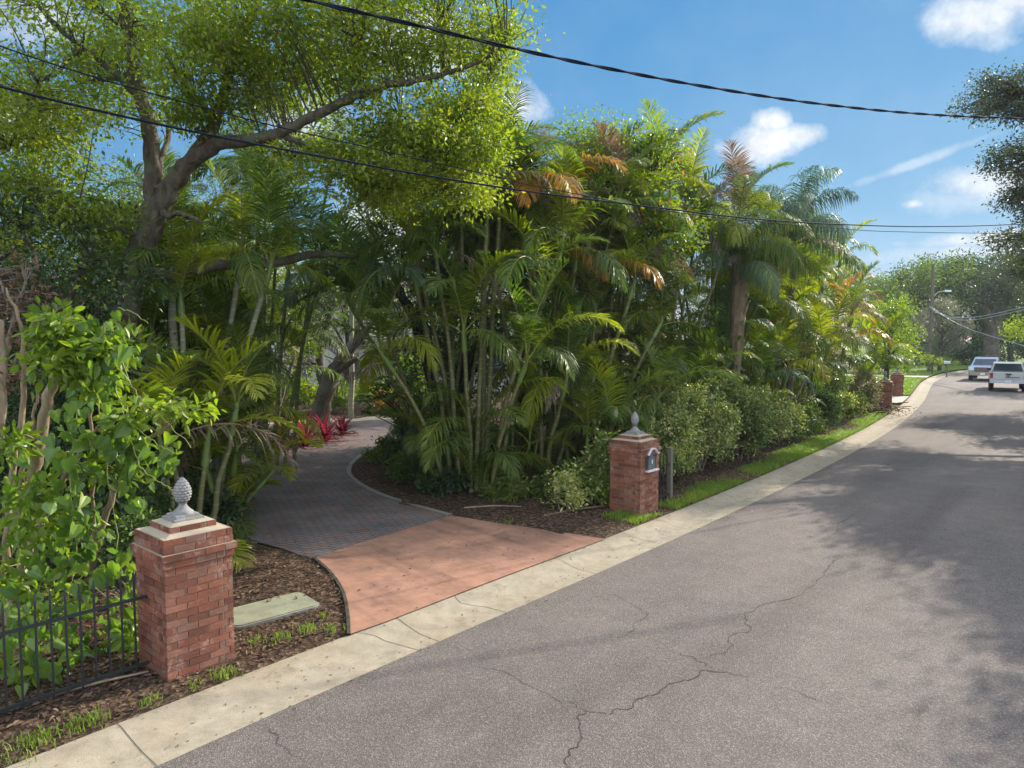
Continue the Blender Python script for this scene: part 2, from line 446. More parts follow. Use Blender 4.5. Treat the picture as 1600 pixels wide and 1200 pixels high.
drive_px = [(492,875),(445,858),(395,845),(345,800),(300,760),(250,700),(220,672),(330,664),(480,662),(640,653),(720,650),(700,662),(640,678),(595,695),(560,715),(545,735),(556,752),(590,771),(640,788),(704,807)]
drive = np.array([G(u,v,ZB+.01)[:2] for u,v in drive_px])
apron_px = [(545,993),(543,960),(535,925),(515,895),(490,874),(560,850),(640,826),(704,806),(760,815),(840,827),(946,843),(800,897),(700,935),(600,974)]
apron = np.array([G(u,v,ZB+.004)[:2] for u,v in apron_px])
sand_px = [(150,705),(250,700),(330,694),(400,690),(470,686),(560,676),(600,668),(640,662),(660,655),(600,650),(500,655),(400,662),(250,672),(150,680)]
sand = np.array([G(u,v,ZB)[:2] for u,v in sand_px])

_w = [(rng.uniform(.6,5), rng.uniform(0,6.28), rng.uniform(0,6.28)) for _ in range(14)]
def bumps(XY):
    z = 0
    for f, a, ph in _w: z = z + np.sin(f*(XY[...,0]*math.cos(a)+XY[...,1]*math.sin(a))+ph)/(f+.6)
    return z / 4.2
def zbed(XY, offs):
    z = bumps(XY)*.07
    m = poly_mask(XY, drive) | poly_mask(XY, apron) | poly_mask(XY, sand)
    ramp = np.clip((offs-.05)/.5, 0, 1)[None,:]
    return np.where(m, ZB-.02, ZB + .02*ramp + z*ramp)
offs = np.r_[0, .03, np.arange(.1, 3, .12), np.arange(3, 12, .35), np.arange(12, 40, 1.5), 46, 60, 90]
tag(strip('garden_ground', offs, None, zbed).build('garden_ground', M['mulch']), kind='structure')

# kerb and gutter: a rolled concrete band with joints
prof = [(0, ZB), (-.10, ZB+.004), (-.22, ZB-.018), (-.34, .022), (-.46, .008), (-KW, .006)]
def zk(XY, offs): return np.broadcast_to(np.array([z for o, z in prof])[None,:], XY.shape[:2])
kb = strip('kerb', [o for o, z in prof], None, zk)
kb.f = [(F[:, ::-1], m, s) for F, m, s in kb.f]
for sj in list(np.arange(ss[0]+1.1, ss[-1], 3.05)):
    i = int(np.argmin(abs(ss-sj)))
    wob = rng.normal(0, .006, len(prof))
    L = [np.r_[KERB[i]+KN[i]*o + KT[i]*(wob[k]-.0035), z+.004] for k,(o,z) in enumerate(prof)]
    Rr = [np.r_[KERB[i]+KN[i]*o + KT[i]*(wob[k]+.0035), z+.004] for k,(o,z) in enumerate(prof)]
    n = len(prof); kb.add(L+Rr, [[k, k+1, n+k+1, n+k] for k in range(n-1)], 1)
for sj in (33.9+3.3, 33.9+8.3, 33.9+4.9):        # random cracks across the band
    i = int(np.argmin(abs(ss-sj))); wob = np.cumsum(rng.normal(.05, .06, len(prof)))
    L = [np.r_[KERB[i]+KN[i]*o + KT[i]*(wob[k]-.003), z+.004] for k,(o,z) in enumerate(prof)]
    Rr = [np.r_[KERB[i]+KN[i]*o + KT[i]*(wob[k]+.004), z+.004] for k,(o,z) in enumerate(prof)]
    n = len(prof); kb.add(L+Rr, [[k, k+1, n+k+1, n+k] for k in range(n-1)], 1)
tag(kb.build('kerb', [M['kerb'], M['crack']]), kind='structure')

# road with its cracks
rb = strip('road', [-KW+.03, -1.2, -2, -3, -4, -5, -6, -7.2], None, lambda XY, o: np.broadcast_to((.004*np.ones(len(o)))[None,:], XY.shape[:2]))
rb.f = [(F[:, ::-1], m, s) for F, m, s in rb.f]
def crack(px, w=.011):
    P = np.array([G(u, v)[:2] for u, v in px]); P = smooth_path(P, 9)
    # fractal jitter
    jit = rng.normal(0, .028, P.shape); jit[1:-1] = (jit[:-2]+jit[1:-1]*2+jit[2:])/2.6
    P = P + jit
    T = unit(np.gradient(P, axis=0)); Nn = np.c_[-T[:,1], T[:,0]]
    ww = w*.72*(.45+.75*rng.random(len(P)))*np.clip(np.minimum(np.arange(len(P)), np.arange(len(P))[::-1])/6.0, .15, 1)
    Lf = np.c_[P+Nn*ww[:,None]/2, np.full(len(P), .0085)]; Rf = np.c_[P-Nn*ww[:,None]/2, np.full(len(P), .0085)]
    n = len(P); rb.add(np.r_[Lf, Rf], [[i, n+i, n+i+1, i+1] for i in range(n-1)], 1)
crack([(887,1205),(893,1180),(910,1145),(913,1112),(970,1112),(1010,1090),(1060,1070),(1115,1050),(1180,1058)], .016)
crack([(1115,1050),(1092,1030),(1040,1020)], .012)
crack([(1095,1032),(1140,1013),(1138,993),(1165,990),(1170,965),(1180,950),(1240,935),(1270,910),(1300,882),(1310,868)], .013)
crack([(1275,860),(1320,815),(1360,785)], .011)
crack([(945,922),(985,945),(1012,960),(985,985),(970,1005)], .008)
crack([(913,1112),(870,1090),(800,1060),(700,1025)], .008)
crack([(1200,1070),(1255,1085),(1330,1110)], .008)
crack([(400,1125),(440,1160),(470,1205)], .012)
crack([(1310,868),(1400,885),(1480,905)], .007)
tag(rb.build('road', [M['asphalt'], M['crack']]), kind='structure')

# far-side verge and open land under everything
vb = strip('verge', [-7.15, -7.6, -9, -14, -30, -60], None, lambda XY, o: np.broadcast_to((np.array([0, .05, .06, .06, .06, .06])[None,:]), XY.shape[:2]))
vb.f = [(F[:, ::-1], m, s) for F, m, s in vb.f]
tag(vb.build('verge', M['lawn']), kind='structure')
tb = MB(); tb.add([[-500,-200,-.12],[700,-200,-.12],[700,900,-.12],[-500,900,-.12]], [[0,1,2,3]])
tag(tb.build('terrain', M['lawn']), kind='structure')

def sheet(name, poly, z, mat):
    p = smooth_path(np.r_[poly, poly[:1]], 1)[:-1]
    mb = MB(); V = np.c_[p, np.full(len(p), z)]
    mb.add(V, [list(range(len(p)))]); 
    o = mb.build(name, mat)
    if o.data.polygons[0].normal.z < 0: o.data.flip_normals()
    return tag(o, kind='structure')
sheet('sand_path', sand, ZB+.002, M['sand'])
sheet('driveway', drive, ZB+.010, M['paver'])
sheet('driveway_apron', apron, ZB+.016, M['apron'])
# narrow soldier band along the island and round the apron
def ribbon(name, px, w, z0, z1, mat):
    P = smooth_path(np.array([G(u,v,ZB)[:2] for u,v in px]), 6); T = unit(np.gradient(P,axis=0)); Nn = np.c_[-T[:,1],T[:,0]]
    mb = MB(); n = len(P)
    A, B = P-Nn*w/2, P+Nn*w/2
    V = np.concatenate([np.c_[A,np.full(n,z0)],np.c_[A,np.full(n,z1)],np.c_[B,np.full(n,z1)],np.c_[B,np.full(n,z0)]])
    for k in range(3): mb.add(V, [[k*n+i, k*n+i+1, (k+1)*n+i+1, (k+1)*n+i] for i in range(n-1)])
    return tag(mb.build(name, mat), kind='structure')
ribbon('driveway_edging', [(640,678),(595,695),(560,715),(545,735),(556,752),(590,771),(640,788),(704,806)], .11, ZB-.03, ZB+.025, M['edging'])
ribbon('apron_edging', [(545,994),(543,960),(535,925),(515,895),(490,873)], .04, ZB-.03, ZB+.03, M['bark_dark'])
# second drive between the far gate piers, lawn beyond it
def band(name, Y0, Y1, o0, o1, z, mat):
    i0, i1 = [int(np.argmin(abs(KERB[:,1]-y))) for y in (Y0, Y1)]
    return tag(strip(name, [o0, (o0+o1)/2, o1], None, lambda XY, o: np.full(XY.shape[:2], z), i0=i0, i1=i1).build(name, mat), kind='structure')
band('far_driveway', 35.0, 39.5, .0, 14, ZB+.09, M['drive_conc'])
band('far_lawn', 39.6, 58, .02, 9, ZB+.11, M['lawn'])
band('side_path', 58, 60.5, .02, 12, ZB+.12, M['drive_conc'])
band('end_lawn', 60.6, 98, .02, 22, ZB+.11, M['lawn'])

# ------------------------------------------------------------------ brick gate piers
DIR = unit(np.array([.656,.755])); NRM = np.array([-DIR[1], DIR[0]]); YAW = math.atan2(DIR[1], DIR[0])
CH, PW = .0706, .66                      # course height, pier width
def brick_box(mb, x0, x1, y0, y1, z0, z1, mi=0):
    j = .004
    dx0, dx1, dy0, dy1 = rng.uniform(-j, j, 4)
    mb.box(x0+dx0*.5, x1+dx1*.5, y0+dy0, y1+dy1, z0, z1, mi)
def course(mb, w, z, odd, h=CH, bl=.205, depth=.09, m=.010):
    """one ring of bricks round a square of width w"""
    a = w/2
    for side in range(4):
        c, s = math.cos(side*math.pi/2), math.sin(side*math.pi/2)
        Mx = np.array([[c,-s,0,0],[s,c,0,0],[0,0,1,0]], float)
        p_ = (odd+side) % 2                       # neighbouring faces overlap at the corners in turn
        x = -a + (depth+m if p_ else 0)
        xend = a - (depth+m if p_ else 0) + (m if not p_ else 0)
        first = bl
        while x < xend-.02:
            L = min(first, xend-x); first = bl
            if xend-(x+L) < .04: L = xend-x
            t = rng.uniform(-.003,.003)
            mb.box(x+.001, x+L-m, -a+t, -a+depth, z+.0045, z+h-.0045, 0, Mx)
            x += L
def finial_mesh(style):
    """cast stone: stepped foot, neck, and a pineapple or a smooth acorn"""
    mb = MB()
    foot = [(.11,0),(.11,.02),(.08,.045),(.052,.075),(.04,.10),(.048,.12),(.068,.135)]
    mb.lathe(foot, 20)
    n, k = 66, 64
    t = np.linspace(0, 1, k); an = np.linspace(0, 2*math.pi, n, endpoint=False)
    if style == 'pineapple': r = .092*np.sin(np.pi*np.clip(t*.93+.10,0,1))**.62*(1-.25*t); hgt = .27
    else: r = .085*np.sin(np.pi*np.clip(t*.88+.14,0,1))**.8*(1-.22*t**2); hgt = .29
    r[-1] = .004
    A, T = np.meshgrid(an, t); Rr = np.repeat(r[:,None], n, 1)
    if style == 'pineapple':
        row = T*9; ph = np.floor(row) % 2
        Rr = Rr + .020*np.abs(np.sin(A*5.5+ph*math.pi/2))**.8*np.abs(np.sin(np.pi*row))**.7*(1-T*.5)
    V = np.stack([Rr*np.cos(A), Rr*np.sin(A), .128+T*hgt], -1)
    i, j = np.meshgrid(np.arange(k-1), np.arange(n), indexing='ij'); j2 = (j+1) % n
    mb.add(V.reshape(-1,3), np.stack([i*n+j, i*n+j2, (i+1)*n+j2, (i+1)*n+j], -1).reshape(-1,4), 0, True)
    return mb
def pier(corner, label, style, yaw=YAW, sc=1.0, mail=False):
    """corner = the ground corner nearest the camera (x: along the road, y: away from it)"""
    c, s = math.cos(yaw), math.sin(yaw)
    ctr = np.array(corner[:2]) + np.array([c, s])*PW/2*sc + np.array([-s, c])*PW/2*sc
    root = empty('gate_pier', (ctr[0], ctr[1], .02), yaw); root.scale = (sc, sc, sc)
    tag(root, label, 'gate pier', 'brick gate piers along the kerb')
    mb = MB(); n = 16
    mb.box(-PW/2+.012, PW/2-.012, -PW/2+.012, PW/2-.012, -.1, n*CH, 1)
    for k in range(-1, n): course(mb, PW, k*CH, k % 2)
    mb.build('shaft', [M['brick'], M['mortar']], root)
    cb = MB()
    for q, (wd, k) in enumerate([(PW+.035, n), (PW+.075, n+1), (PW+.02, n+2), (PW+.01, n+3)]):
        cb.box(-wd/2+.012, wd/2-.012, -wd/2+.012, wd/2-.012, k*CH+(.001 if q else .002), (k+1)*CH-.002, 1); course(cb, wd, k*CH, (k+1) % 2)
    zt = (n+4)*CH
    cb.frustum(PW/2-.004, PW/2-.004, zt-.012, .235, .235, zt+.022, 1)
    cb.box(-.213, .213, -.213, .213, zt+.003, zt+.075, 1); course(cb, .45, zt+.010, 1, .066)
    cb.frustum(.219, .219, zt+.078, .16, .16, zt+.098, 1)
    cap = cb.build('cap', [M['brick'], M['mortar']], root)
    f = finial_mesh(style)
    f.frustum(.165, .165, -.055, .16, .16, -.028); f.frustum(.13, .13, -.03, .125, .125, .004)
    fin = f.build('finial', M['stone'], root, (0, 0, zt+.145)); fin.scale = (.9, .9, .92); fin['label'] = 'cast stone %s finial' % style
    if mail:
        # the face towards the road is local -y
        mm = MB(); xs = np.linspace(-.19, .19, 25)
        def top(x): return .17 + .075*np.exp(-(x/.105)**4) - .02*(abs(x) > .13)
        out = [(-.19,-.13),(.19,-.13)] + [(x, top(x)) for x in xs[::-1]]
        nn = len(out); V = [(x, -.012, z) for x, z in out] + [(x, .05, z) for x, z in out]
        mm.add(V, [list(range(nn))]); mm.add(V, [[i, nn+i, nn+(i+1) % nn, (i+1) % nn] for i in range(nn)])
        mbx = mm.build('mailbox', M['mailmetal'], root, (.03, -PW/2, 1.0))
        hd = MB(); n2 = len(xs)
        V = [(x*1.06, y, top(x)+dz) for (y, dz) in ((-.07,.0),(-.07,.026),(.0,.026),(.0,.0)) for x in xs]
        for a in range(4):
            b = (a+1) % 4; hd.add(V, [[a*n2+i, a*n2+i+1, b*n2+i+1, b*n2+i] for i in range(n2-1)])
        hd.build('hood', M['mailtrim'], mbx)
        sl = MB(); sl.box(-.2, .2, -.075, 0, -.16, -.135); sl.build('sill', M['mailtrim'], mbx)
        dr = MB(); xs2 = np.linspace(-.12, .12, 15)
        o2 = [(-.12,-.11),(.12,-.11)]+[(x, .05+.08*math.sqrt(max(0,1-(x/.121)**2))) for x in xs2[::-1]]
        nn = len(o2); V = [(x,-.024,z) for x,z in o2]+[(x,-.012,z) for x,z in o2]
        dr.add(V, [list(range(nn))]); dr.add(V, [[i, nn+i, nn+(i+1) % nn, (i+1) % nn] for i in range(nn)])
        dr.build('door', M['maildoor'], mbx)
        hn = MB(); hn.box(-.012, .012, -.04, -.024, -.02, .05); hn.build('handle', M['mailtrim'], mbx)
    return root
pier(G(263,1076,.02), 'near brick gate pier on the left with a pineapple finial', 'pineapple')
pier(G(1000,811,.02), 'brick gate pier with a mailbox set into its road face', 'acorn', mail=True, sc=1.0)
pier(G(1393,643,.02), 'distant brick gate pier with a pile of cut branches at its foot', 'acorn', YAW+R(12), .95)
pier(G(1411,623,.02), 'farthest brick gate pier, beside the mown lawn', 'acorn', YAW+R(14), .95)

# ------------------------------------------------------------------ iron fences
def fence(p0, p1, label, posts, h=.72, sp=.17, z=ZB):
    p0, p1 = np.array(p0[:2]), np.array(p1[:2]); L = np.linalg.norm(p1-p0); d = (p1-p0)/L
    root = empty('iron_fence', (*p0, z), math.atan2(d[1], d[0])); tag(root, label, 'fence')
    for zr in (h*.76, .08):
        r = MB(); r.box(0, L, -.014, .014, zr-.014, zr+.014); r.build('rail', M['iron'], root)
    n = int(L/sp)
    for k in range(1, n):
        b = MB(); x = k*L/n
        b.box(x-.008, x+.008, -.008, .008, -.05, h-.04); b.frustum(.013,.013,h-.04,.001,.001,h+.05, cx=x)
        b.build('picket', M['iron'], root)
    for x in posts:
        b = MB(); b.box(x*L-.045, x*L+.045, -.045, .045, -.1, h+.10); b.frustum(.055,.055,h+.10,.02,.02,h+.13,cx=x*L); b.build('post', M['wood'], root)
    return root
pc = G(263,1076,.02)[:2]
fence(pc + NRM*.42, pc + NRM*.42 - DIR*4.2, 'low black iron picket fence running left from the near pier', [], h=.97, sp=.115)
qc = G(1000,811,.02)[:2]
fence(qc + NRM*.35 + DIR*.66, qc + NRM*.35 + DIR*1.75, 'short iron fence panel with a grey wooden end post by the mailbox pier', [1.0], h=.92, sp=.13)

# ------------------------------------------------------------------ utility cover in the mulch
cA, cB = G(372,978,ZB+.04)[:2], G(498,944,ZB+.04)[:2]
cd = unit(cB-cA); cr = empty('utility_cover', (*((cA+cB)/2 + np.array([-cd[1],cd[0]])*.30), ZB+.02), math.atan2(cd[1],cd[0]))
tag(cr, 'weathered green grey utility box lid lying flat in the mulch', 'utility cover')
def rrect(a, b, r, n=6):
    o = []
    for cx, cy, t0 in ((a-r,b-r,0),(-a+r,b-r,90),(-a+r,-b+r,180),(a-r,-b+r,270)):
        for t in np.linspace(t0, t0+90, n): o.append((cx+r*math.cos(R(t)), cy+r*math.sin(R(t))))
    return o
b = MB(); b.prism(rrect(.53,.31,.10), -.10, .004); b.build('frame', M['edging'], cr)
b = MB(); b.prism(rrect(.51,.29,.09), -.05, .016); b.build('lid', M['cover'], cr)
#@@VEG
# ------------------------------------------------------------------ vegetation builders
def leaf_geo(P, A, Nn, L, tmpl, fold=.25, curl=.15, wscale=None):
    """place a leaf template (x across, y along) at every point"""
    tv, tf = tmpl; tv = np.asarray(tv, float)
    A = unit(A); B = unit(np.cross(A, Nn)); C = np.cross(B, A)
    L = np.broadcast_to(np.asarray(L, float), (len(P),))
    x = tv[:,0][None,:] * (1 if wscale is None else wscale[:,None]); y = tv[:,1][None,:]
    z = fold*np.abs(x) - curl*y*y
    V = P[:,None] + L[:,None,None]*(x[...,None]*B[:,None] + y[...,None]*A[:,None] + z[...,None]*C[:,None])
    k = tv.shape[0]; out = []
    for F in tf:
        F = np.asarray(F)
        out.append((F[None] + (np.arange(len(P))*k)[:,None,None]).reshape(-1, F.shape[1]))
    return V.reshape(-1,3), out
DIAMOND = ([(0,0),(-.24,.45),(0,1),(.24,.45)], [[[0,3,2,1]]])
LEAF6 = ([(0,0),(-.2,.3),(-.2,.62),(0,1),(.2,.62),(.2,.3)], [[[0,3,2,1],[0,5,4,3]]])
HEART = ([(0,0),(0,1),(-.2,-.16),(-.44,-.02),(-.42,.32),(-.2,.72),(.2,-.16),(.44,-.02),(.42,.32),(.2,.72)], [[[0,1,5,4,3,2],[0,6,7,8,9,1]]])
LANCE = ([(0,0),(-.09,.3),(-.09,.6),(0,1),(.09,.6),(.09,.3)], [[[0,3,2,1],[0,5,4,3]]])

def rnd(n): return unit(rng.normal(size=(n,3)))

def add_leaves(mb, C, sig, nper, L, tmpl=DIAMOND, droop=.25, up=.9, mi=0, spread=1.0, fold=.25, curl=.15):
    """tufts of leaves round every point of C"""
    C = np.asarray(C, float); n = len(C)*nper
    off = rng.normal(size=(n,3))*sig*np.array([1,1,.8])
    P = np.repeat(C, nper, 0) + off
    A = unit(off/max(sig,1e-6)*.7 + rng.normal(size=(n,3))*.8*spread + np.array([0,0,-droop]))
    Nn = unit(rng.normal(size=(n,3)) + np.array([0,0,up]))
    V, Fs = leaf_geo(P, A, Nn, L*rng.uniform(.6,1.25,n), tmpl, fold, curl)
    for F in Fs: mb.add(V, F, mi) if F is Fs[0] else None
    if len(Fs) > 1: raise ValueError
    return mb

def ell_points(c, r, n, inner=.35, zmin=None, clump=7):
    # boughs: points gather in small groups, leaving gaps between them
    m = max(3, n//clump); d = rnd(m); q = (inner**3 + (1-inner**3)*rng.random(m))**(1/3.)
    r = np.asarray(r, float)
    P = np.asarray(c) + d*q[:,None]*r
    P = P[rng.integers(0, m, n)] + rng.normal(size=(n,3))*np.minimum(r*.22, .09*np.mean(r)+.14)*np.array([1.1,1.1,.7])
    if zmin is not None: P = P[P[:,2] > zmin]
    return P

def lumpy(c, r, n, lump=.35, holes=.0, k=9):
    """points on a lumpy ellipsoid: several smaller balls crowding its surface"""
    r = np.asarray(r, float); d = rnd(k*2)
    d[:,2] = np.abs(d[:,2])*1.3 - .6; d = unit(d)[:k]
    ctr = np.asarray(c) + d*r*.68
    per = max(1, n//k); out = []
    for q in ctr:
        s = rng.uniform(.7,1.25)
        p = rnd(per); rad = rng.random(per)**.35
        out.append(q + p*rad[:,None]*r*lump*s)
    return np.concatenate(out)

def twigs(mb, limbs, subs, r0=.012, r1=.004, frac=.6, n=3):
    Ls = np.concatenate([smooth_path(p, 6) for p, r in limbs])
    pick = rng.random(len(subs)) < frac
    for s in subs[pick]:
        d = np.linalg.norm((Ls - s)*np.array([1,1,.8]), axis=1) + np.maximum(0, Ls[:,2]-s[2])*.8
        a = Ls[int(np.argmin(d))]
        m = (a+s)/2 + rng.normal(0,.06,3)*np.linalg.norm(s-a) + np.array([0,0,.05*np.linalg.norm(s-a)])
        mb.tube(smooth_path([a, m, s], 3), np.linspace(r0, r1, 7)*(1+.25*np.linalg.norm(s-a)), n, cap=False)

def side_limbs(limbs, lst, r0=.05, r1=.018):
    """a limb from the nearest main limb to the middle of every leaf mass"""
    out = list(limbs)
    for u, v, ru, rv, Y, dY, n in lst:
        c = Q(u, v, Y); Ls = np.concatenate([smooth_path(p, 5)[2:] for p, r in out])
        d = np.linalg.norm(Ls-c, axis=1) + np.maximum(0, Ls[:,2]-c[2])*.5
        a = Ls[int(np.argmin(d))]; L = np.linalg.norm(c-a)
        if L < .25: continue
        m1 = a+(c-a)*.35+rng.normal(0,.07*L,3); m2 = a+(c-a)*.7+rng.normal(0,.07*L,3)+np.array([0,0,.05*L])
        k = min(1.4, .6+L*.25)
        out.append(([a, m1, m2, c], [r0*k, r0*k*.7, r0*k*.45, r1*.6]))
    return out

def tree(name, label, cat, base, limbs, subs, leafm, barkm, L, nper, sig, group=None, tmpl=DIAMOND, twigm=None, twig_frac=.5, sides=9, droop=.25, extra=None, tw=(.012,.004)):
    base = np.asarray(base, float)
    root = empty(name, base); tag(root, label, cat, group)
    mb = MB()
    for p, r in limbs:
        p = smooth_path(np.asarray(p, float) - base, 6)
        rr = np.interp(np.linspace(0,1,len(p)), np.linspace(0,1,len(r)), r)
        p[1:-1] += rng.normal(0, .012, (len(p)-2, 3))
        mb.tube(p, rr*(1+rng.normal(0,.05,len(p))), sides)
    tb = MB(); twigs(tb, [(np.asarray(p)-base, r) for p, r in limbs], subs-base, tw[0], tw[1], frac=twig_frac)
    nv = mb.n
    for V in tb.v: mb.v.append(V)
    for F, m_, s_ in tb.f: mb.f.append((F+nv, 1, s_))
    mb.n += tb.n
    mb.build('trunk', [barkm, twigm or barkm], root)
    lb = MB(); add_leaves(lb, subs-base, sig, nper, L, tmpl, droop)
    mats = [leafm]
    if extra:
        m2, fr, L2, n2 = extra
        s2 = (subs-base)[rng.random(len(subs)) < fr]
        add_leaves(lb, s2, sig*.8, n2, L2, tmpl, droop, mi=1); mats.append(m2)
    lb.build('crown', mats, root)
    return root

def auto_tree(name, label, base, h, rad, leafm, L=.12, nsub=260, nper=26, sig=.28, crown_from=.35, group=None, lean=(0,0), barkm=None, blobs=7, flat=.8, cat='tree', trunk_r=None, extra=None, twig_frac=.4, tmpl=DIAMOND):
    base = np.asarray(base, float); tr = trunk_r or h*.022
    top = base + np.array([lean[0], lean[1], h*.72])
    tp = [base, base + np.array([lean[0]*.2, lean[1]*.2, h*.25]) + rng.normal(0,.04*h,3)*[.3,.3,0], base + np.array([lean[0]*.6, lean[1]*.6, h*.5]) + rng.normal(0,.04*h,3)*[.5,.5,0], top]
    limbs = [(tp, [tr*1.25, tr, tr*.75, tr*.35])]
    subs = []
    for k in range(blobs):
        a = k*2.4 + rng.uniform(-.5,.5); q = rng.uniform(.3,.8)
        z = base[2] + h*(crown_from + (1-crown_from)*(.15+.75*((k+.5)/blobs)))
        shrink = 1.0 - .45*abs((k+.5)/blobs-.4)
        c = base + np.array([lean[0]*.8 + math.cos(a)*rad*q*shrink, lean[1]*.8 + math.sin(a)*rad*q*shrink, z-base[2]])
        rr = rad*rng.uniform(.42,.62)*shrink
        subs.append(ell_points(c, (rr, rr, rr*flat), nsub//blobs, .45))
        s = np.array(tp[2]) if z > base[2]+h*.55 else np.array(tp[1])
        limbs.append(([s, (s+c)/2 + [0,0,.06*h], c], [tr*.5, tr*.32, tr*.12]))
    subs = np.concatenate(subs)
    subs = subs[subs[:,2] > base[2]+.1]
    return tree(name, label, cat, base, limbs, subs, leafm, barkm or M['bark_dark'], L, nper, sig, group, twig_frac=twig_frac, sides=7, extra=extra, tmpl=tmpl)

def shrub(label, c, r, leafm, L=.07, n=420, nper=12, sig=.07, name='shrub', cat='shrub', lump=.36, k=10, group=None, tmpl=LEAF6, stems=7, extra=None, stemm=None, droop=.1, up=.9):
    """c = ground point; r = half sizes"""
    c = np.asarray(c, float); r = np.asarray(r, float)
    root = empty(name, c); tag(root, label, cat, group)
    S = lumpy((0,0,r[2]*.95), r, n, lump, k=k); S = S[S[:,2] > .04]
    lb = MB(); add_leaves(lb, S, sig, nper, L, tmpl, droop, up)
    mats = [leafm]
    if extra:
        m2, fr, L2, n2 = extra
        add_leaves(lb, S[rng.random(len(S)) < fr], sig, n2, L2, tmpl, droop, up, mi=1); mats.append(m2)
    lb.build('foliage', mats, root)
    sb = MB()
    for q in range(stems):
        e = S[rng.integers(len(S))]; b0 = np.array([rng.normal(0,.12*r[0]), rng.normal(0,.12*r[1]), -.05])
        sb.tube(smooth_path([b0, (b0+e)/2*np.array([.8,.8,1.1]), e], 4), np.linspace(.016,.006,9)*max(1, r[2]*.9), 5, cap=False)
    sb.build('stem', stemm or M['twig'], root)
    return root

# ---- palm fronds: a library of shared meshes
def frond_mesh(name, L, a0, a1, pairs, ll, lw, mats, petiole=.14, vang=.45, droop=.5, ang=(.45,1.05), seed=0, plum=0.0, pw=1.3, bend=.0, ragged=0.0, rr=.014):
    g = np.random.default_rng(seed)
    K = 18; t = np.linspace(0,1,K); e = a0 + (a1-a0)*t**pw
    ds = L/(K-1)
    x = np.r_[0, np.cumsum(np.cos(e[:-1])*ds)]; z = np.r_[0, np.cumsum(np.sin(e[:-1])*ds)]
    y = bend*L*t**2
    P = np.c_[x,y,z]
    mb = MB(); mb.tube(P, np.linspace(rr, rr*.22, K), 5, 1)
    tt = np.repeat((np.arange(pairs)+.5)/pairs, 2) + g.normal(0,.004,pairs*2); sd_ = np.tile([1.,-1.], pairs)
    s = petiole + (1-petiole)*np.clip(tt,0,1)
    B = np.c_[np.interp(s,t,x), np.interp(s,t,y), np.interp(s,t,z)]
    Tv = unit(np.gradient(P, axis=0)); T = unit(np.c_[[np.interp(s,t,Tv[:,k]) for k in range(3)]].T)
    Y = np.array([0,1.,0]); Sd = unit(Y - T*(T@Y)[:,None]); Nn = np.cross(T, Sd)
    aa = ang[0] + (ang[1]-ang[0])*tt + g.normal(0,.11,len(tt))
    vv = vang + g.normal(0,.13,len(tt)) + plum*g.choice([-1,0,1], len(tt))
    D = unit(Sd*(sd_*np.cos(aa))[:,None] + T*np.sin(aa)[:,None] + Nn*vv[:,None])
    l = ll*np.sin(np.pi*np.clip(.16+.80*tt,0,1))**.75*(1+g.normal(0,.07,len(tt)))
    if ragged: l *= np.where(g.random(len(tt)) < ragged, g.uniform(.2,.7,len(tt)), 1)
    prof = np.array([.45,1.0,.8,.08]); q = B.copy(); Vs = []
    dcur = D.copy()
    Wd = unit(T - D*np.sum(T*D,1)[:,None])
    for k in range(4):
        h = (lw*prof[k]/2)*(.6+.4*l/ll)
        Vs += [q - Wd*h[:,None], q + Wd*h[:,None]]
        dcur = unit(dcur + np.array([0,0,-1.])*(droop*(.5+.6*k)/2.2))
        q = q + dcur*(l/3)[:,None]
    V = np.stack(Vs,1); n = len(tt)
    F = np.array([[0,1,3,2],[2,3,5,4],[4,5,7,6]])
    mb.add(V.reshape(-1,3), (F[None]+(np.arange(n)*8)[:,None,None]).reshape(-1,4), 0)
    return mb.mesh(name, mats)

FR = {}
FM = [M['frond'], M['rachis']]
FR['areca'] = [frond_mesh('areca_frond', 1.9, R(a0), R(a1), 46, .54, .032, FM, .16, v, d, seed=i, bend=b_, pw=pw_, ragged=.10, plum=.07)
    for i,(a0,a1,v,d,b_,pw_) in enumerate([(82,35,.45,.4,.03,1.5),(74,0,.45,.6,-.08,1.4),(68,-28,.45,.7,.07,1.4),(60,-50,.4,.8,-.12,1.5),(50,-66,.35,.9,.1,1.5),(38,-76,.3,1.0,-.06,1.4),(20,-82,.2,1.2,.09,1.2),(64,-74,.4,.9,.04,2.0)])]
FR['small'] = [frond_mesh('young_frond', 1.15, R(a0), R(a1), 26, .36, .030, FM, .2, v, d, seed=20+i, bend=b_)
    for i,(a0,a1,v,d,b_) in enumerate([(80,20,.4,.3,.05),(65,-30,.4,.4,-.06),(48,-50,.35,.5,.06),(30,-60,.3,.5,-.03)])]
FR['queen'] = [frond_mesh('queen_frond', 3.1, R(a0), R(a1), 84, .95, .032, [M['frond_blue'], M['rachis']], .14, .1, d, seed=40+i, plum=.45, bend=b_, pw=pw_, ang=(.35,.95), rr=.022)
    for i,(a0,a1,d,b_,pw_) in enumerate([(86,-20,1.5,.02,2.2),(76,-60,2.0,-.05,1.8),(62,-78,2.4,.06,1.5),(46,-82,2.6,-.07,1.3),(26,-85,2.6,.05,1.2),(80,-75,2.2,.04,2.2)])]
FR['dry'] = [frond_mesh('dry_frond', 1.7, R(a0), R(a1), 34, .42, .024, [M['frond_brown'], M['rachis_b']], .16, .1, .9, seed=60+i, plum=.3, ragged=.4)
    for i,(a0,a1) in enumerate([(30,-82),(-10,-88),(55,-75)])]
FR['fan'] = [frond_mesh('bush_frond', .8, R(a0), R(a1), 14, .34, .055, [M['strap'], M['rachis']], .35, .3, .5, seed=80+i) for i,(a0,a1) in enumerate([(70,20),(45,-30),(25,-45)])]

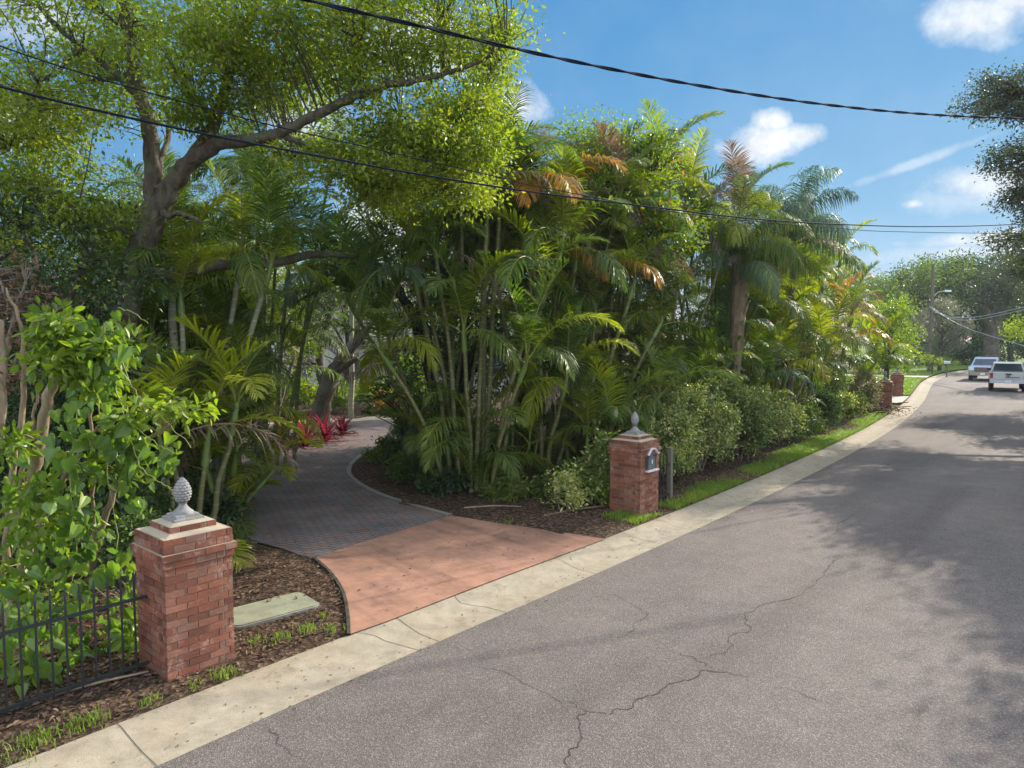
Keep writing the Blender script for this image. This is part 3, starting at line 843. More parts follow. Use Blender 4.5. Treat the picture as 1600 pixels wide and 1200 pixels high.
def put_frond(root, kind, k, loc, az, sc=1.0, mat=None, tilt=0.0, name='frond'):
    me = FR[kind][k % len(FR[kind])]
    o = link_mesh(name, me, root, loc, (tilt*math.sin(az)*-1, tilt*math.cos(az)*0, az), sc)
    if mat is not None:
        o.material_slots[0].link = 'OBJECT'; o.material_slots[0].material = mat
    return o

def areca(label, base, canes, fr=7, kind='areca', sc=1.0, mats=None, suckers=5, cane_m=None, dry=.35, name='areca_palm', group='clumping palms in the garden', crown_sc=1.0, seed=0, big=0):
    """canes: list of (dx, dy at the foot, lean x, lean y, height, radius). every cane and frond is a part"""
    g = np.random.default_rng(1000+seed)
    root = empty(name, base); tag(root, label, 'palm', group)
    mats = mats or [None]
    nf = 0
    for (dx, dy, lx, ly, h, r) in canes:
        p0 = np.array([dx, dy, -.08])
        t = np.linspace(0, 1, 9)[:,None]
        P = p0 + np.array([lx, ly, 0])*t**1.6 + np.array([0,0,1.0])*(h+.08)*t
        P[1:-1,:2] += g.normal(0,.012,(7,2))
        mb = MB(); mb.tube(P, np.linspace(r*1.15, r*.8, 9), 8)
        mb.build('cane', cane_m or M['cane'], root)
        tip = P[-1]; d = unit(P[-1]-P[-2])
        cs = MB(); cs.tube([tip-d*.02, tip+d*.2*sc, tip+d*.5*sc], [r*1.25, r*1.15, r*.5], 8); cs.build('crownshaft', M['shaft'], root)
        tip = tip + d*.42*sc
        a = g.uniform(0,6.28)
        n = fr + int(g.integers(-1,2))
        for k in range(n):
            if nf >= 92: break
            kk = min(7, int(k/n*7.99))
            put_frond(root, kind, kk if kind == 'areca' else k, tip - d*.02*k, a + k*2.39996 + g.uniform(-.25,.25), sc*crown_sc*g.uniform(.8,1.15), mats[int(g.integers(len(mats)))]); nf += 1
        if dry and g.random() < dry:
            put_frond(root, 'dry', int(g.integers(3)), tip-d*.25, g.uniform(0,6.28), sc*g.uniform(.8,1.1), None, name='dry_frond')
    for k in range(suckers):
        a = g.uniform(0,6.28); q = g.uniform(.1,.45)
        put_frond(root, 'small', int(g.integers(4)), (math.cos(a)*q, math.sin(a)*q, .05), a+g.uniform(-.5,.5), g.uniform(.8,1.3), mats[int(g.integers(len(mats)))])
    for k in range(big):
        a = g.uniform(0,6.28); q = g.uniform(.1,.5)
        put_frond(root, 'areca', int(g.integers(3,8)), (math.cos(a)*q, math.sin(a)*q, g.uniform(.3,1.6)), a+g.uniform(-.6,.6), g.uniform(.75,1.1), mats[int(g.integers(len(mats)))])
    return root

def clump(n, spread, h, lean, seed, r=.05):
    g = np.random.default_rng(seed); out = []
    for k in range(n):
        a = k*2.4+g.uniform(-.4,.4); q = spread*math.sqrt((k+.5)/n)
        hh = g.uniform(*h)
        ln = lean*g.uniform(.4,1.2)*(.3+q/spread)
        out.append((math.cos(a)*q, math.sin(a)*q, math.cos(a)*ln, math.sin(a)*ln, hh, r*g.uniform(.75,1.15)))
    return out

def rosette(label, c, n, L, w, mat, name='bromeliad', group=None, rise=(15,75), seed=0, cat='plant'):
    """strap leaved rosette: one mesh of arching leaves"""
    g = np.random.default_rng(seed); mb = MB()
    for k in range(n):
        a = k*2.39996+g.uniform(-.2,.2); e0 = R(rise[0]+(rise[1]-rise[0])*(k/n)+g.uniform(-8,8)); l = L*g.uniform(.75,1.1)
        K = 6; t = np.linspace(0,1,K); e = e0 - R(95)*t**1.5*(1-.3*k/n)
        x = np.r_[0,np.cumsum(np.cos(e[:-1])*l/(K-1))]; z = np.r_[0,np.cumsum(np.sin(e[:-1])*l/(K-1))]
        P = np.c_[x*math.cos(a), x*math.sin(a), z]; Sd = np.array([-math.sin(a), math.cos(a), 0])
        ww = w*np.array([.5,.9,1,.85,.5,.05])/2
        mid = P - np.array([0,0,.2])*ww[:,None]
        V = np.stack([P-Sd*ww[:,None], mid, P+Sd*ww[:,None]],1).reshape(-1,3)
        i = np.arange(K-1)*3
        mb.add(V, np.concatenate([np.c_[i,i+1,i+4,i+3], np.c_[i+1,i+2,i+5,i+4]]), 0, True)
    o = mb.build(name, mat, None, c); tag(o, label, cat, group)
    return o

def litter(name, label_kind, P, L, mat, seed=1):
    n = len(P); g = np.random.default_rng(seed)
    A = unit(np.c_[g.normal(size=(n,2)), g.normal(0,.25,n)]); Nn = unit(np.c_[g.normal(0,.4,(n,2)), np.ones(n)])
    V, Fs = leaf_geo(P, A, Nn, L*g.uniform(.5,1.4,n), LEAF6, .3, .3)
    mb = MB(); mb.add(V, Fs[0]); return tag(mb.build(name, mat), kind='stuff')

def blades(P, h, mat, seed=2, w=.010):
    """grass: bent blades"""
    g = np.random.default_rng(seed); n = len(P)
    a = g.uniform(0,6.28,n); d = np.c_[np.cos(a),np.sin(a),np.zeros(n)]; s = np.c_[-np.sin(a),np.cos(a),np.zeros(n)]
    hh = h*g.uniform(.5,1.3,n)[:,None]; ln = g.uniform(.2,.9,n)[:,None]
    p1 = P + np.array([0,0,.6])*hh + d*hh*ln*.25; p2 = P + np.array([0,0,.95])*hh + d*hh*ln*.9
    V = np.stack([P-s*w/2, P+s*w/2, p1+s*w*.4, p1-s*w*.4, p2], 1).reshape(-1,3); k = np.arange(n)[:,None]*5
    mb = MB(); mb.add(V, k+np.array([[0,1,2,3]])); mb.add(np.zeros((0,3)), np.zeros((0,3),int)) if False else None
    mb.f.append((k+np.array([[3,2,4]]), 0, False))
    return mb
# ------------------------------------------------------------------ planting
def LP(pts): return [Q(*p) for p in pts]
def blobs_px(lst, inner=.3):
    out = []
    for u, v, ru, rv, Y, dY, n in lst:
        out.append(ell_points(Q(u,v,Y), (ru*Y/FPX, dY, rv*Y/FPX), n, inner))
    return np.concatenate(out)

# --- the big oak over the drive
limbs = [
 (LP([(160,845,12),(172,700,12),(186,560,12),(203,450,12),(222,385,12),(243,330,12)]), [.36,.29,.25,.23,.22,.21]),
 (LP([(238,345,12),(238,280,12),(234,210,11.9),(217,140,11.8),(204,70,11.6),(195,0,11.5),(185,-90,11.3)]), [.17,.135,.12,.11,.10,.08,.05]),
 (LP([(218,150,11.8),(175,110,11.5),(120,70,11.2),(60,10,11)]), [.07,.06,.045,.03]),
 (LP([(242,340,12),(268,290,11.9),(300,250,11.8),(330,205,11.7),(345,165,11.6),(360,110,11.4),(385,50,11.2),(420,-50,11)]), [.18,.155,.135,.10,.085,.07,.05,.03]),
 (LP([(300,252,11.8),(345,224,11.5),(395,218,11.3),(440,206,11.2),(510,172,11.1),(580,142,11),(650,125,11),(720,108,11),(790,75,11)]), [.13,.11,.095,.085,.075,.062,.05,.035,.018]),
 (LP([(228,425,12.1),(275,428,12.4),(340,415,12.8),(420,412,13.4),(490,398,14),(560,400,14.8)]), [.13,.115,.105,.09,.075,.04]),
 (LP([(440,206,11.2),(480,230,11.4),(540,240,11.6),(600,235,11.8)]), [.06,.05,.04,.02]),
 (LP([(250,330,12),(262,338,11.6),(285,335,11.3),(315,348,11)]), [.05,.045,.035,.02]),
 (LP([(240,300,12),(255,240,12.5),(270,180,13),(300,120,13.3)]), [.07,.05,.04,.02]),
]
oakb = [(60,130,110,100,10.8,1.2,140),(150,20,130,50,11.2,1.5,125),(15,235,60,45,10.8,1,44),(350,110,105,60,11.2,1.3,222),
 (430,35,120,55,11.2,1.5,192),(300,165,55,28,11.2,1,51),(560,60,110,70,11.2,1.4,170),(690,45,105,75,11.5,1.4,236),(770,110,38,60,12,1,59),
 (640,180,90,40,11.5,1.2,88),(555,150,70,35,11.3,1,33),(650,245,110,42,11.6,1.2,207),(735,270,50,45,12,1,81),(715,190,60,55,11.8,1,111),
 (520,270,70,25,11.5,1,66),(590,300,60,22,11.6,1,51),(200,-80,230,60,11.3,2,96),(560,-80,260,60,11.3,2,125),(190,120,70,70,12,1,44),(450,130,70,50,12.5,1,81),(120,330,90,40,11,.8,66),(60,300,50,30,11,.8,44),(120,130,90,60,12.5,1,88),(220,90,60,60,12.8,1,51),(60,210,80,50,12.2,1,66),(690,300,80,28,12,1,44),(460,250,60,24,12.4,.8,29),(300,40,80,50,12.4,1,66)]
subs = blobs_px(oakb)
limbs = side_limbs(limbs, oakb)
tree('oak_tree', 'spreading oak with forked grey trunk and yellow green leaves arching over the driveway', 'tree', Q(160,842,12), limbs, subs, M['oak'], M['bark'], .085, 28, .15, twigm=M['bark'], twig_frac=.6, sides=10, tw=(.010,.004), extra=(M['lime'], .22, .09, 12))

# --- leaning tree and arching tree deeper in the garden
limbs = [(LP([(498,668,27),(505,630,27),(516,590,27),(535,560,27),(565,525,27),(585,500,27)]), [.42,.34,.30,.24,.18,.08]),
         (LP([(510,610,27),(500,570,27.3),(505,530,27.6),(520,480,28)]), [.24,.18,.13,.06]),
         (LP([(516,590,27),(540,572,26.6),(560,560,26.2)]), [.16,.12,.06])]
subs = blobs_px([(430,470,80,45,26,2,110),(520,460,70,40,27,2,90),(470,520,50,30,26,1.5,50),(400,520,50,40,25,1.5,60)])
tree('leaning_tree', 'leaning tree with a wide mossy trunk behind the red bromeliads', 'tree', LP([(498,668,27)])[0], limbs, subs, M['olive'], M['bark'], .10, 26, .28, twigm=M['bark_dark'])
limbs = [(LP([(700,745,18),(680,620,18),(655,520,18),(632,470,18),(600,446,18),(560,437,18),(510,448,17.8),(465,470,17.6)]), [.17,.16,.14,.12,.10,.08,.05,.02]),
         (LP([(640,485,18),(610,420,18),(585,370,18),(560,330,18)]), [.09,.07,.05,.02]),
         (LP([(600,446,18),(575,410,18),(540,385,18),(500,370,18)]), [.06,.045,.03,.015]),
         (LP([(655,520,18),(660,440,18.3),(650,380,18.6),(625,330,18.8)]), [.09,.07,.05,.02])]
subs = blobs_px([(600,340,60,40,18.2,1.2,70),(540,400,60,30,18,1,50),(480,470,50,25,17.7,.8,30),(640,410,40,60,18.6,1,60),(560,455,60,25,18,.6,26)])
tree('arching_tree', 'dark crooked tree arching over the driveway beside the central palm clump', 'tree', LP([(700,745,18)])[0], limbs, subs, M['dark'], M['bark_dark'], .07, 16, .22, twig_frac=.9)

# --- left foreground: bare stemmed shrub, heart leaved vine
Yv = 7.9
limbs = [(LP([(18,985,Yv),(35,880,Yv),(45,790,Yv),(62,690,Yv),(82,590,Yv),(92,555,Yv)]), [.075,.07,.065,.06,.055,.045]),
         (LP([(12,980,Yv),(10,850,Yv),(20,740,Yv),(38,620,Yv),(33,520,Yv),(10,450,Yv)]), [.05,.04,.035,.03,.022,.012]),
         (LP([(38,880,Yv),(75,800,Yv-.1),(110,730,Yv-.2),(170,645,Yv-.3)]), [.04,.034,.028,.015]),
         (LP([(120,975,8.2),(150,860,8.1),(178,770,8),(222,700,7.9),(278,650,7.8)]), [.05,.04,.036,.03,.02]),
         (LP([(28,820,Yv),(34,740,Yv),(52,660,Yv),(60,610,Yv)]), [.03,.026,.02,.012]),
         (LP([(150,850,8.1),(146,740,8),(142,650,8),(150,560,8)]), [.024,.02,.018,.01]),
         (LP([(0,700,8.3),(4,600,8.3),(2,500,8.3)]), [.05,.045,.03])]
subs = blobs_px([(115,500,45,26,7.7,.3,26),(95,560,45,30,7.6,.3,26),(150,540,40,26,7.7,.3,20),(125,585,36,22,7.6,.25,16),(30,780,40,26,7.3,.3,14),(60,830,50,26,7.3,.3,14),
  (20,905,40,20,7.2,.25,10),(80,930,50,24,7.4,.25,12),(272,640,16,10,7.8,.1,5),(308,640,16,10,7.9,.1,4),(170,740,26,20,7.7,.2,8),(160,680,22,16,7.7,.2,6),(215,360+280,16,14,7.8,.2,5),(20,680,26,16,7.5,.2,8),(230,990,16,14,7.1,.1,6)], .1)
tree('bare_stemmed_shrub', 'tall shrub with bare tan stems and fresh pointed leaves behind the left iron fence', 'shrub', LP([(18,985,Yv)])[0], limbs, subs, M['bright'], M['bark_tan'], .14, 13, .10, twigm=M['bark_tan'], tmpl=LEAF6, twig_frac=.35, tw=(.008,.003))

def vine(label, pts, n_each, sig, L, mat, stems, spread=.35, seed=0, down=.5, toward=(.35,-.75,.35)):
    c0 = np.array(pts[0], float); root = empty('climbing_vine', c0); tag(root, label, 'vine')
    g = np.random.default_rng(seed)
    P = np.concatenate([np.asarray(p)+g.normal(size=(n_each,3))*sig for p in pts]) - c0
    n = len(P)
    A = unit(np.c_[g.normal(0,.5,(n,2)), -np.ones(n)*down*2+g.normal(0,.4,n)])
    Nn = unit(np.array(toward) + g.normal(0,spread*1.5,(n,3)))
    V, Fs = leaf_geo(P, A, Nn, L*g.uniform(.32,1.25,n), HEART, .34, .34)
    mb = MB(); mb.add(V, Fs[0]); mb.build('foliage', mat, root)
    sb = MB()
    for s in stems: 
        p = smooth_path(np.asarray(s)-c0, 8); p += g.normal(0,.008,p.shape); sb.tube(p, np.linspace(.007,.004,len(p)), 5)
    sb.build('stem', M['rachis'], root)
    return root
vp = LP([(185,550,7.6),(150,610,7.5),(170,600,7.5),(195,650,7.6),(190,690,7.6),(205,700,7.7),(120,640,7.4),(100,690,7.3),(130,700,7.3),(85,720,7.2),(110,760,7.2),(95,800,7.1),(125,790,7.2),(110,830,7.1),(140,840,7.2),(120,870,7.1),(90,870,7.0),(150,890,7.1),(180,880,7.2),(190,905,7.2),(110,920,7.0),(70,960,6.8),(95,970,6.9),(40,960,6.7),(50,1010,6.6),(20,960,6.6),(100,1020,6.8),(20,1010,6.5),(60,990,6.6),(160,730,7.5),(215,735,7.7),(240,700,7.8),(200,770,7.6),(255,735,7.8),(130,560,7.6),(160,520,7.7),(150,965,7.0),(185,985,7.2),(205,955,7.35),(30,1035,6.3),(85,1035,6.6),(130,1010,6.9),(10,1060,6.2),(55,1060,6.4),(15,900,6.9),(50,900,7.0),(10,840,7.2),(60,860,7.2),(215,900,7.5),(30,700,7.6),(60,760,7.5)])
vine('vine of large heart shaped leaves hanging over the left iron fence', vp, 12, .12, .145, M['heart'],
     [LP([(185,550,7.6),(210,610,7.6),(250,650,7.5),(300,700,7.5)]), LP([(175,590,7.5),(200,650,7.5),(240,690,7.4),(275,710,7.3)]), LP([(190,640,7.6),(205,690,7.5),(225,735,7.2),(262,760,7),(283,785,6.95)]),
      LP([(185,480,7.8),(210,490,7.6),(232,505,7.5)]), LP([(120,640,7.4),(110,760,7.2),(120,870,7.1),(95,970,6.9),(60,1010,6.6)]), LP([(150,610,7.5),(170,740,7.5),(190,900,7.2)]), LP([(20,960,6.6),(70,960,6.8),(150,890,7.1),(215,930,7.2)])], seed=3)
limbs = [(LP([(-40,960,8.8),(-20,760,8.8),(5,600,8.8),(20,500,8.8),(40,440,8.8)]), [.05,.045,.035,.025,.012]), (LP([(5,600,8.8),(50,520,8.8),(110,470,8.9)]), [.02,.015,.006]),(LP([(20,500,8.8),(0,440,8.8),(-20,400,8.8)]),[.02,.015,.008])]
subs = blobs_px([(15,440,40,45,8.8,.5,60),(50,500,45,40,8.8,.5,50),(20,570,35,45,8.8,.5,40)], .1)
tree('withered_shrub', 'withered shrub with curled brown leaves at the left edge of the garden', 'shrub', LP([(-40,960,8.8)])[0], limbs, subs, M['dead'], M['twig'], .075, 9, .12, tmpl=LEAF6, twig_frac=.9)

# --- dark backing trees and shrubs on the left
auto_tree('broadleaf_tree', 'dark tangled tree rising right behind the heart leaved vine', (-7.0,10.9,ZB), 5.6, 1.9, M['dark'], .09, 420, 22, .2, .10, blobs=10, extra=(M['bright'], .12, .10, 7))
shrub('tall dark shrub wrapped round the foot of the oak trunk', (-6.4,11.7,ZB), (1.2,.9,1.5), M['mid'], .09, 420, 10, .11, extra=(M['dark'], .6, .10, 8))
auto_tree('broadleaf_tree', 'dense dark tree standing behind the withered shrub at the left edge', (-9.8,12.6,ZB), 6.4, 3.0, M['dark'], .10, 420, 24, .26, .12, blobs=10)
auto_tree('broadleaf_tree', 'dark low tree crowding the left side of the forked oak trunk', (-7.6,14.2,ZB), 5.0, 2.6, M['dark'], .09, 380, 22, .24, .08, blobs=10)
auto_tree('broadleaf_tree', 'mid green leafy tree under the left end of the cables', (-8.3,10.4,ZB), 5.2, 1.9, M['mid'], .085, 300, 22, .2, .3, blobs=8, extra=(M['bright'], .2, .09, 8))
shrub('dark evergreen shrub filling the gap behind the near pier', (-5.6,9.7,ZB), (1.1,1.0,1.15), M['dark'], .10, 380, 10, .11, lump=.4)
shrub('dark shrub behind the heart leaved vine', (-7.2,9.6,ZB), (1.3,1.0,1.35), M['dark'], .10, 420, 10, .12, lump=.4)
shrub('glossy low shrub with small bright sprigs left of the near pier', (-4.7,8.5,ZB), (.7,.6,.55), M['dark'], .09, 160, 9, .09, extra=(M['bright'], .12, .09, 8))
shrub('leafy seedling growing against the foot of the fence by the near pier', G(212,1000,ZB), (.16,.16,.22), M['bright'], .10, 18, 7, .06, k=4, stems=3)
for k,(x,y,h,rd,m,lb) in enumerate([(-10.4,22.5,9.5,3.0,'mid','tall leafy tree behind the palms in the fork of the oak'),(-11,15.5,9.5,3.0,'oak','tall yellow green tree behind the left side of the oak'),(-13,19,7.5,3.6,'dark','tall dark tree at the far left of the garden behind the oak'),(-9.2,20,7.0,3.0,'mid','mid green tree seen through the fork of the oak'),(-14,27,9,4,'mid','broad tree at the back left of the garden')]):
    auto_tree('broadleaf_tree', lb, (x,y,ZB), h, rd, M[m], .13, 380, 22, .32, .15, blobs=10)

# --- palms left of the drive
Lm = [None, None, M['frond_lime']]
areca('slender palm clump with pale canes rising beside the oak trunk', (-6.1,12.8,ZB), [(0,0,.05,-.1,4.1,.085),(.5,.3,.55,.1,4.4,.06),(.25,-.2,.1,-.2,3.6,.055),(-.3,.3,-.4,.2,3.9,.06),(.7,.1,.9,.1,4.2,.06),(-.6,-.1,-.6,0,3.4,.06)], 8, mats=Lm, cane_m=M['cane_grey'], seed=1, suckers=4, dry=.3)
areca('leafy palm clump between the near pier and the driveway', (-6.2,13.7,ZB), clump(8,.6,(1.2,3.0),.7,5,.05), 7, mats=[None,M['frond_lime']], seed=2, suckers=8)
areca('short bright palm spilling its fronds over the edge of the pavers', (-5.05,12.3,ZB), clump(4,.25,(.35,.9),.2,8,.045), 6, kind='small', sc=1.1, mats=[M['frond_lime'],None], seed=3, suckers=7)
areca('small palm with one sunlit yellow green frond above the near pier', (-4.9,10.6,ZB), clump(4,.3,(1.1,1.9),.25,9,.045), 5, kind='small', sc=1.25, mats=[None,M['frond_lime']], seed=4, suckers=3)
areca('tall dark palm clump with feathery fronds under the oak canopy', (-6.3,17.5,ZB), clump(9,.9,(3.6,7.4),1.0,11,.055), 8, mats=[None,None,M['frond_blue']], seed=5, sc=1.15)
areca('palm clump with thin trunks beside the sandy strip', G(405,690,ZB), clump(6,.6,(1.5,3.2),.8,12,.05), 7, mats=Lm, seed=6, cane_m=M['cane_grey'], suckers=2)
areca('distant palm clump at the left bend of the driveway', (-10.6,22.5,ZB), clump(7,.7,(2,4.5),.9,13,.055), 7, mats=Lm, seed=7)

# --- central island
areca('large central palm clump of tall golden green canes on the driveway island', (-.75,14.9,ZB), [(-.55,.1,-.7,.1,4.2,.05),(-.35,-.15,-.45,-.1,4.9,.05),(-.2,.2,-.15,.2,6.4,.048),(0,-.15,.25,-.1,5.9,.05),(.2,.1,.35,.1,6.6,.052),(.35,-.1,.9,-.15,4.0,.05),(.1,.35,.1,.4,5.3,.05),(-.45,.35,-.9,.4,5.0,.05),(.5,.25,1.2,.3,4.8,.05),(-.1,-.3,-.1,-.35,3.0,.045),(.3,-.3,.6,-.5,2.4,.045),(-.65,-.2,-1.0,-.4,2.6,.045)], 7, mats=[None,None,None,M['frond_lime']], seed=20, suckers=12, sc=1.1, big=14)
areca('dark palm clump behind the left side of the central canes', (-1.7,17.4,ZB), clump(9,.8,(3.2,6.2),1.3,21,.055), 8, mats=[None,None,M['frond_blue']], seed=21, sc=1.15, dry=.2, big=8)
gp_ = areca('palm clump with orange tinged fronds behind the right side of the central canes', (.7,17.3,ZB), clump(9,.7,(4.2,7.0),.8,22,.055), 7, mats=[None,None,None,None,M['frond_gold'],M['frond_brown']], seed=22, sc=1.1, dry=.6)
put_frond(gp_, 'areca', 5, (-.25,-.3,7.3), 3.6, 1.2, M['frond_gold']); put_frond(gp_, 'areca', 4, (.4,-.4,6.6), -.9, 1.15, M['frond_gold']); put_frond(gp_, 'areca', 6, (.6,-.5,5.2), -1.2, 1.0, M['frond_gold'])
areca('low palm with a bright arching frond right of the central canes', (.75,15.6,ZB), [(0,0,.35,-.2,2.0,.05),(.2,.2,.5,.2,1.5,.05),(-.1,.2,0,.2,2.4,.05),(.3,-.1,.8,-.2,.9,.045)], 7, mats=[M['frond_lime'],None,None], seed=23, suckers=7)
areca('palm with a slanting bare cane behind the mailbox pier', (1.9,17.0,ZB), [(0,0,.9,0,4.2,.065),(.4,.3,1.2,.3,3.3,.055),(-.3,.2,-.2,.2,2.6,.05),(.5,-.2,.8,-.3,1.6,.05)], 7, mats=[None,None,M['frond_lime']], seed=24, suckers=6, dry=.4)

def stem_shrub(label, c, n, h, spread, toward, mat, seed, L=.26):
    g = np.random.default_rng(seed); root = empty('bare_branched_shrub', c); tag(root, label, 'shrub')
    sb, tips = MB(), []
    for k in range(n):
        a = g.uniform(0,6.28); e = np.array([math.cos(a)*spread*g.uniform(.3,1)+toward[0], math.sin(a)*spread*g.uniform(.3,1)+toward[1], h*g.uniform(.45,1)])
        m = e*np.array([.35,.35,.6]); sb.tube(smooth_path([np.array([g.normal(0,.06),g.normal(0,.06),-.05]), m, e], 5), np.linspace(.022,.010,11), 5); tips.append(e)
    sb.build('stem', M['bark_dark'], root)
    tips = np.repeat(np.array(tips), 11, 0); nn = len(tips)
    A = unit(np.c_[g.normal(size=(nn,2)), g.uniform(-.2,.7,nn)]); Nn = unit(np.c_[g.normal(0,.3,(nn,2)), np.ones(nn)])
    V, Fs = leaf_geo(tips, A, Nn, L*g.uniform(.7,1.2,nn), LANCE, .2, .35, np.full(nn, 1.7)); lb = MB(); lb.add(V, Fs[0]); lb.build('foliage', mat, root)
    return root
stem_shrub('shrub of thin bare branches tipped with leaf rosettes at the left of the island', (-2.3,18.2,ZB), 26, 2.7, 1.2, (-.7,.2), M['mid'], 31)
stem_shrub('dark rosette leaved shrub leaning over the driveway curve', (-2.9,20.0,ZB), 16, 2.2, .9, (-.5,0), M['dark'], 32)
ro = [((653,758),'strap leaved lily at the left front of the island',.85,26),((692,770),'strap leaved lily nearest the pavers on the island',.9,28),((712,748),'strap leaved lily tucked under the central canes',.8,24),((655,735),'strap leaved lily behind the others on the island',.75,22)]
for k,((u,v),lb,L,n) in enumerate(ro): rosette(lb, G(u,v,ZB), n, L, .075, M['strap'], 'strap_leaf_lily', 'strap leaved lilies on the island', (25,80), 40+k)
shrub('dark low shrub at the rounded tip of the island', G(600,722,ZB), (.55,.45,.30), M['mid'], .09, 130, 9, .08, k=7)
shrub('dark leafy shrub at the back edge of the island', G(650,698,ZB), (.8,.7,.55), M['dark'], .10, 240, 9, .1)
shrub('spindly green shrub in the dark under the central palms', (-.1,16.6,ZB), (1.0,.7,.7), M['dark'], .09, 260, 9, .1)
shrub('small variegated shrub standing alone on the mulch between island and pier', G(886,800,ZB), (.42,.36,.42), M['varieg'], .085, 90, 9, .07, k=7, extra=(M['bright'], .4, .08, 6))
shrub('bushy green shrub leaning on the left side of the mailbox pier', G(930,790,ZB), (.5,.5,.75), M['mid'], .09, 200, 9, .09, extra=(M['varieg'], .3, .09, 6))
shrub('upright leafy shrub behind the mailbox pier', (2.7,15.6,ZB), (.9,.6,1.0), M['varieg'], .085, 330, 10, .09, extra=(M['dark'], .5, .09, 8))
vine('curtain of heart leaved vine hanging left of the mailbox pier', LP([(925,585,15.4),(925,610,15.4),(927,635,15.3),(926,660,15.2),(932,690,15),(940,720,14.6),(938,745,14.2),(930,680,15.1),(945,700,14.6)]), 7, .09, .17, M['mid'], [LP([(925,560,15.5),(927,640,15.3),(935,720,14.6)])], seed=5)

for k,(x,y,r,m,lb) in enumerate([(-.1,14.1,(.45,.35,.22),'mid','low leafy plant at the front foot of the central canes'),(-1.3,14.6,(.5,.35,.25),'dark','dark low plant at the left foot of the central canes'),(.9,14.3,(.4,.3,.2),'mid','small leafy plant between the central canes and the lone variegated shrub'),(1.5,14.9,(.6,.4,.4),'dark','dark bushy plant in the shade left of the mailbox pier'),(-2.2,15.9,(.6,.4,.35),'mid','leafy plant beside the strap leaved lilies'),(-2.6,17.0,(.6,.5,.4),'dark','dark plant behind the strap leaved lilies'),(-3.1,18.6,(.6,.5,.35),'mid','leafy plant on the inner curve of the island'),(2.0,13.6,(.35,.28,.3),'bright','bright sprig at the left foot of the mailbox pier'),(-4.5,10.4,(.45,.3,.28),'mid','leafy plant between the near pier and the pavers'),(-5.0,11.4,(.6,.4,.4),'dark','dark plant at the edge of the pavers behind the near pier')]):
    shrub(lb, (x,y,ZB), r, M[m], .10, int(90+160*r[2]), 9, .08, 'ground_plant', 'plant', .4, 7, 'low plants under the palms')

# --- red bromeliads, sunny bushes and trees further back along the drive
rp = [((412,694),'dark red bromeliad at the left end of the row by the sand',.8),((440,697),'wine red bromeliad second from the left by the sand',1.1),((476,697),'large maroon bromeliad at the foot of the leaning tree',1.35),((508,690),'pink tinged bromeliad right of the leaning tree',1.15),((535,679),'small red bromeliad at the right end of the row',.85)]
for k,((u,v),lb,L) in enumerate(rp): rosette(lb, G(u,v,ZB), 34, L, .12, M['red'], 'red_bromeliad', 'red bromeliads along the sandy strip', (15,85), 60+k)
shrub('sunny yellow green bush behind the red bromeliads', (-7.3,31,ZB), (1.3,1.0,1.0), M['lime'], .16, 260, 8, .15)
shrub('orange and yellow croton bush by the thin trunk', (-5.6,31.5,ZB), (.9,.8,.5), M['frond_gold'], .16, 120, 8, .12, extra=(M['lime'], .6, .16, 6))
shrub('large leaved bright bush in front of the house', (-5.2,34,ZB), (1.4,1.0,1.3), M['bright'], .22, 220, 8, .2)
shrub('bright shrub at the left of the leaning tree', (-9.6,30,ZB), (1.4,1,1.2), M['bright'], .18, 240, 8, .18, extra=(M['red'], .1, .18, 6))
shrub('tall leafy shrub behind the thin palm trunks', (-12.2,30,ZB), (1.8,1,1.5), M['mid'], .2, 260, 8, .2)
for k,(x,y,h,rd,m,lb) in enumerate([(-12.5,33,8,3.4,'bright','sunlit yellow green tree at the back of the garden'),(-8.6,37,9,3.6,'mid','mid green tree shading the front of the house'),(-3.4,38,8.5,3.2,'lime','pale lime tree glowing beside the house'),(-16,38,10,4,'olive','tall hazy tree behind the left palms'),(1.5,33,5.5,2.6,'mid','green tree behind the central palm clump'),(-6,56,12,5,'olive','tall tree rising behind the house roof')]):
    auto_tree('garden_tree', lb, (x,y,ZB), h, rd, M[m], .17, 330, 22, .4, .28, blobs=9)
areca('slim palm with a straight trunk in front of the house', (-6.6,29.0,ZB), [(0,0,.1,0,4.6,.11)], 11, mats=[M['frond_lime'],None], seed=30, suckers=0, cane_m=M['cane_grey'], sc=1.15)

# --- house glimpsed through the garden
hs = empty('house', (-6,44,0)); tag(hs, 'pale house with a grey roof and shuttered windows glimpsed through the garden', 'house')
b = MB(); b.box(-9,7,0,8,0,5.6); b.build('wall', M['housewall'], hs)
b = MB(); b.add([[-9.6,-.6,5.6],[7.6,-.6,5.6],[7.6,8.6,5.6],[-9.6,8.6,5.6],[-5,4,8.2],[3,4,8.2]], [[0,1,5,4],[2,3,4,5]]); b.f.append((np.array([[0,4,3],[1,2,5]]),0,False)); b.f.append((np.array([[3,2,1,0]]),0,False)); b.build('roof', M['roof'], hs)
for x in (-7,-4,-1,2,5):
    for z in (1.0,3.6):
        f = MB(); 
        for (a0,a1,c0,c1) in ((-.6,-.5,0,1.4),(.5,.6,0,1.4),(-.5,.5,0,.1),(-.5,.5,1.3,1.4)): f.box(x+a0,x+a1,-.06,.02,z+c0,z+c1)
        fo = f.build('window', M['roof'], hs); p = MB(); p.box(x-.5,x+.5,-.03,.01,z+.1,z+1.3); p.build('pane', M['winglass'], fo)
for x in (-3,-.5,2,4.5):
    b = MB(); b.box(x-.14,x+.14,-1.6,-1.32,0,2.9); b.build('column', M['yellow_wood'] if x == -.5 else M['housewall'], hs)
b = MB(); b.box(-3.6,5.2,-1.8,-.001,2.9,3.2); b.build('porch_roof', M['roof'], hs)

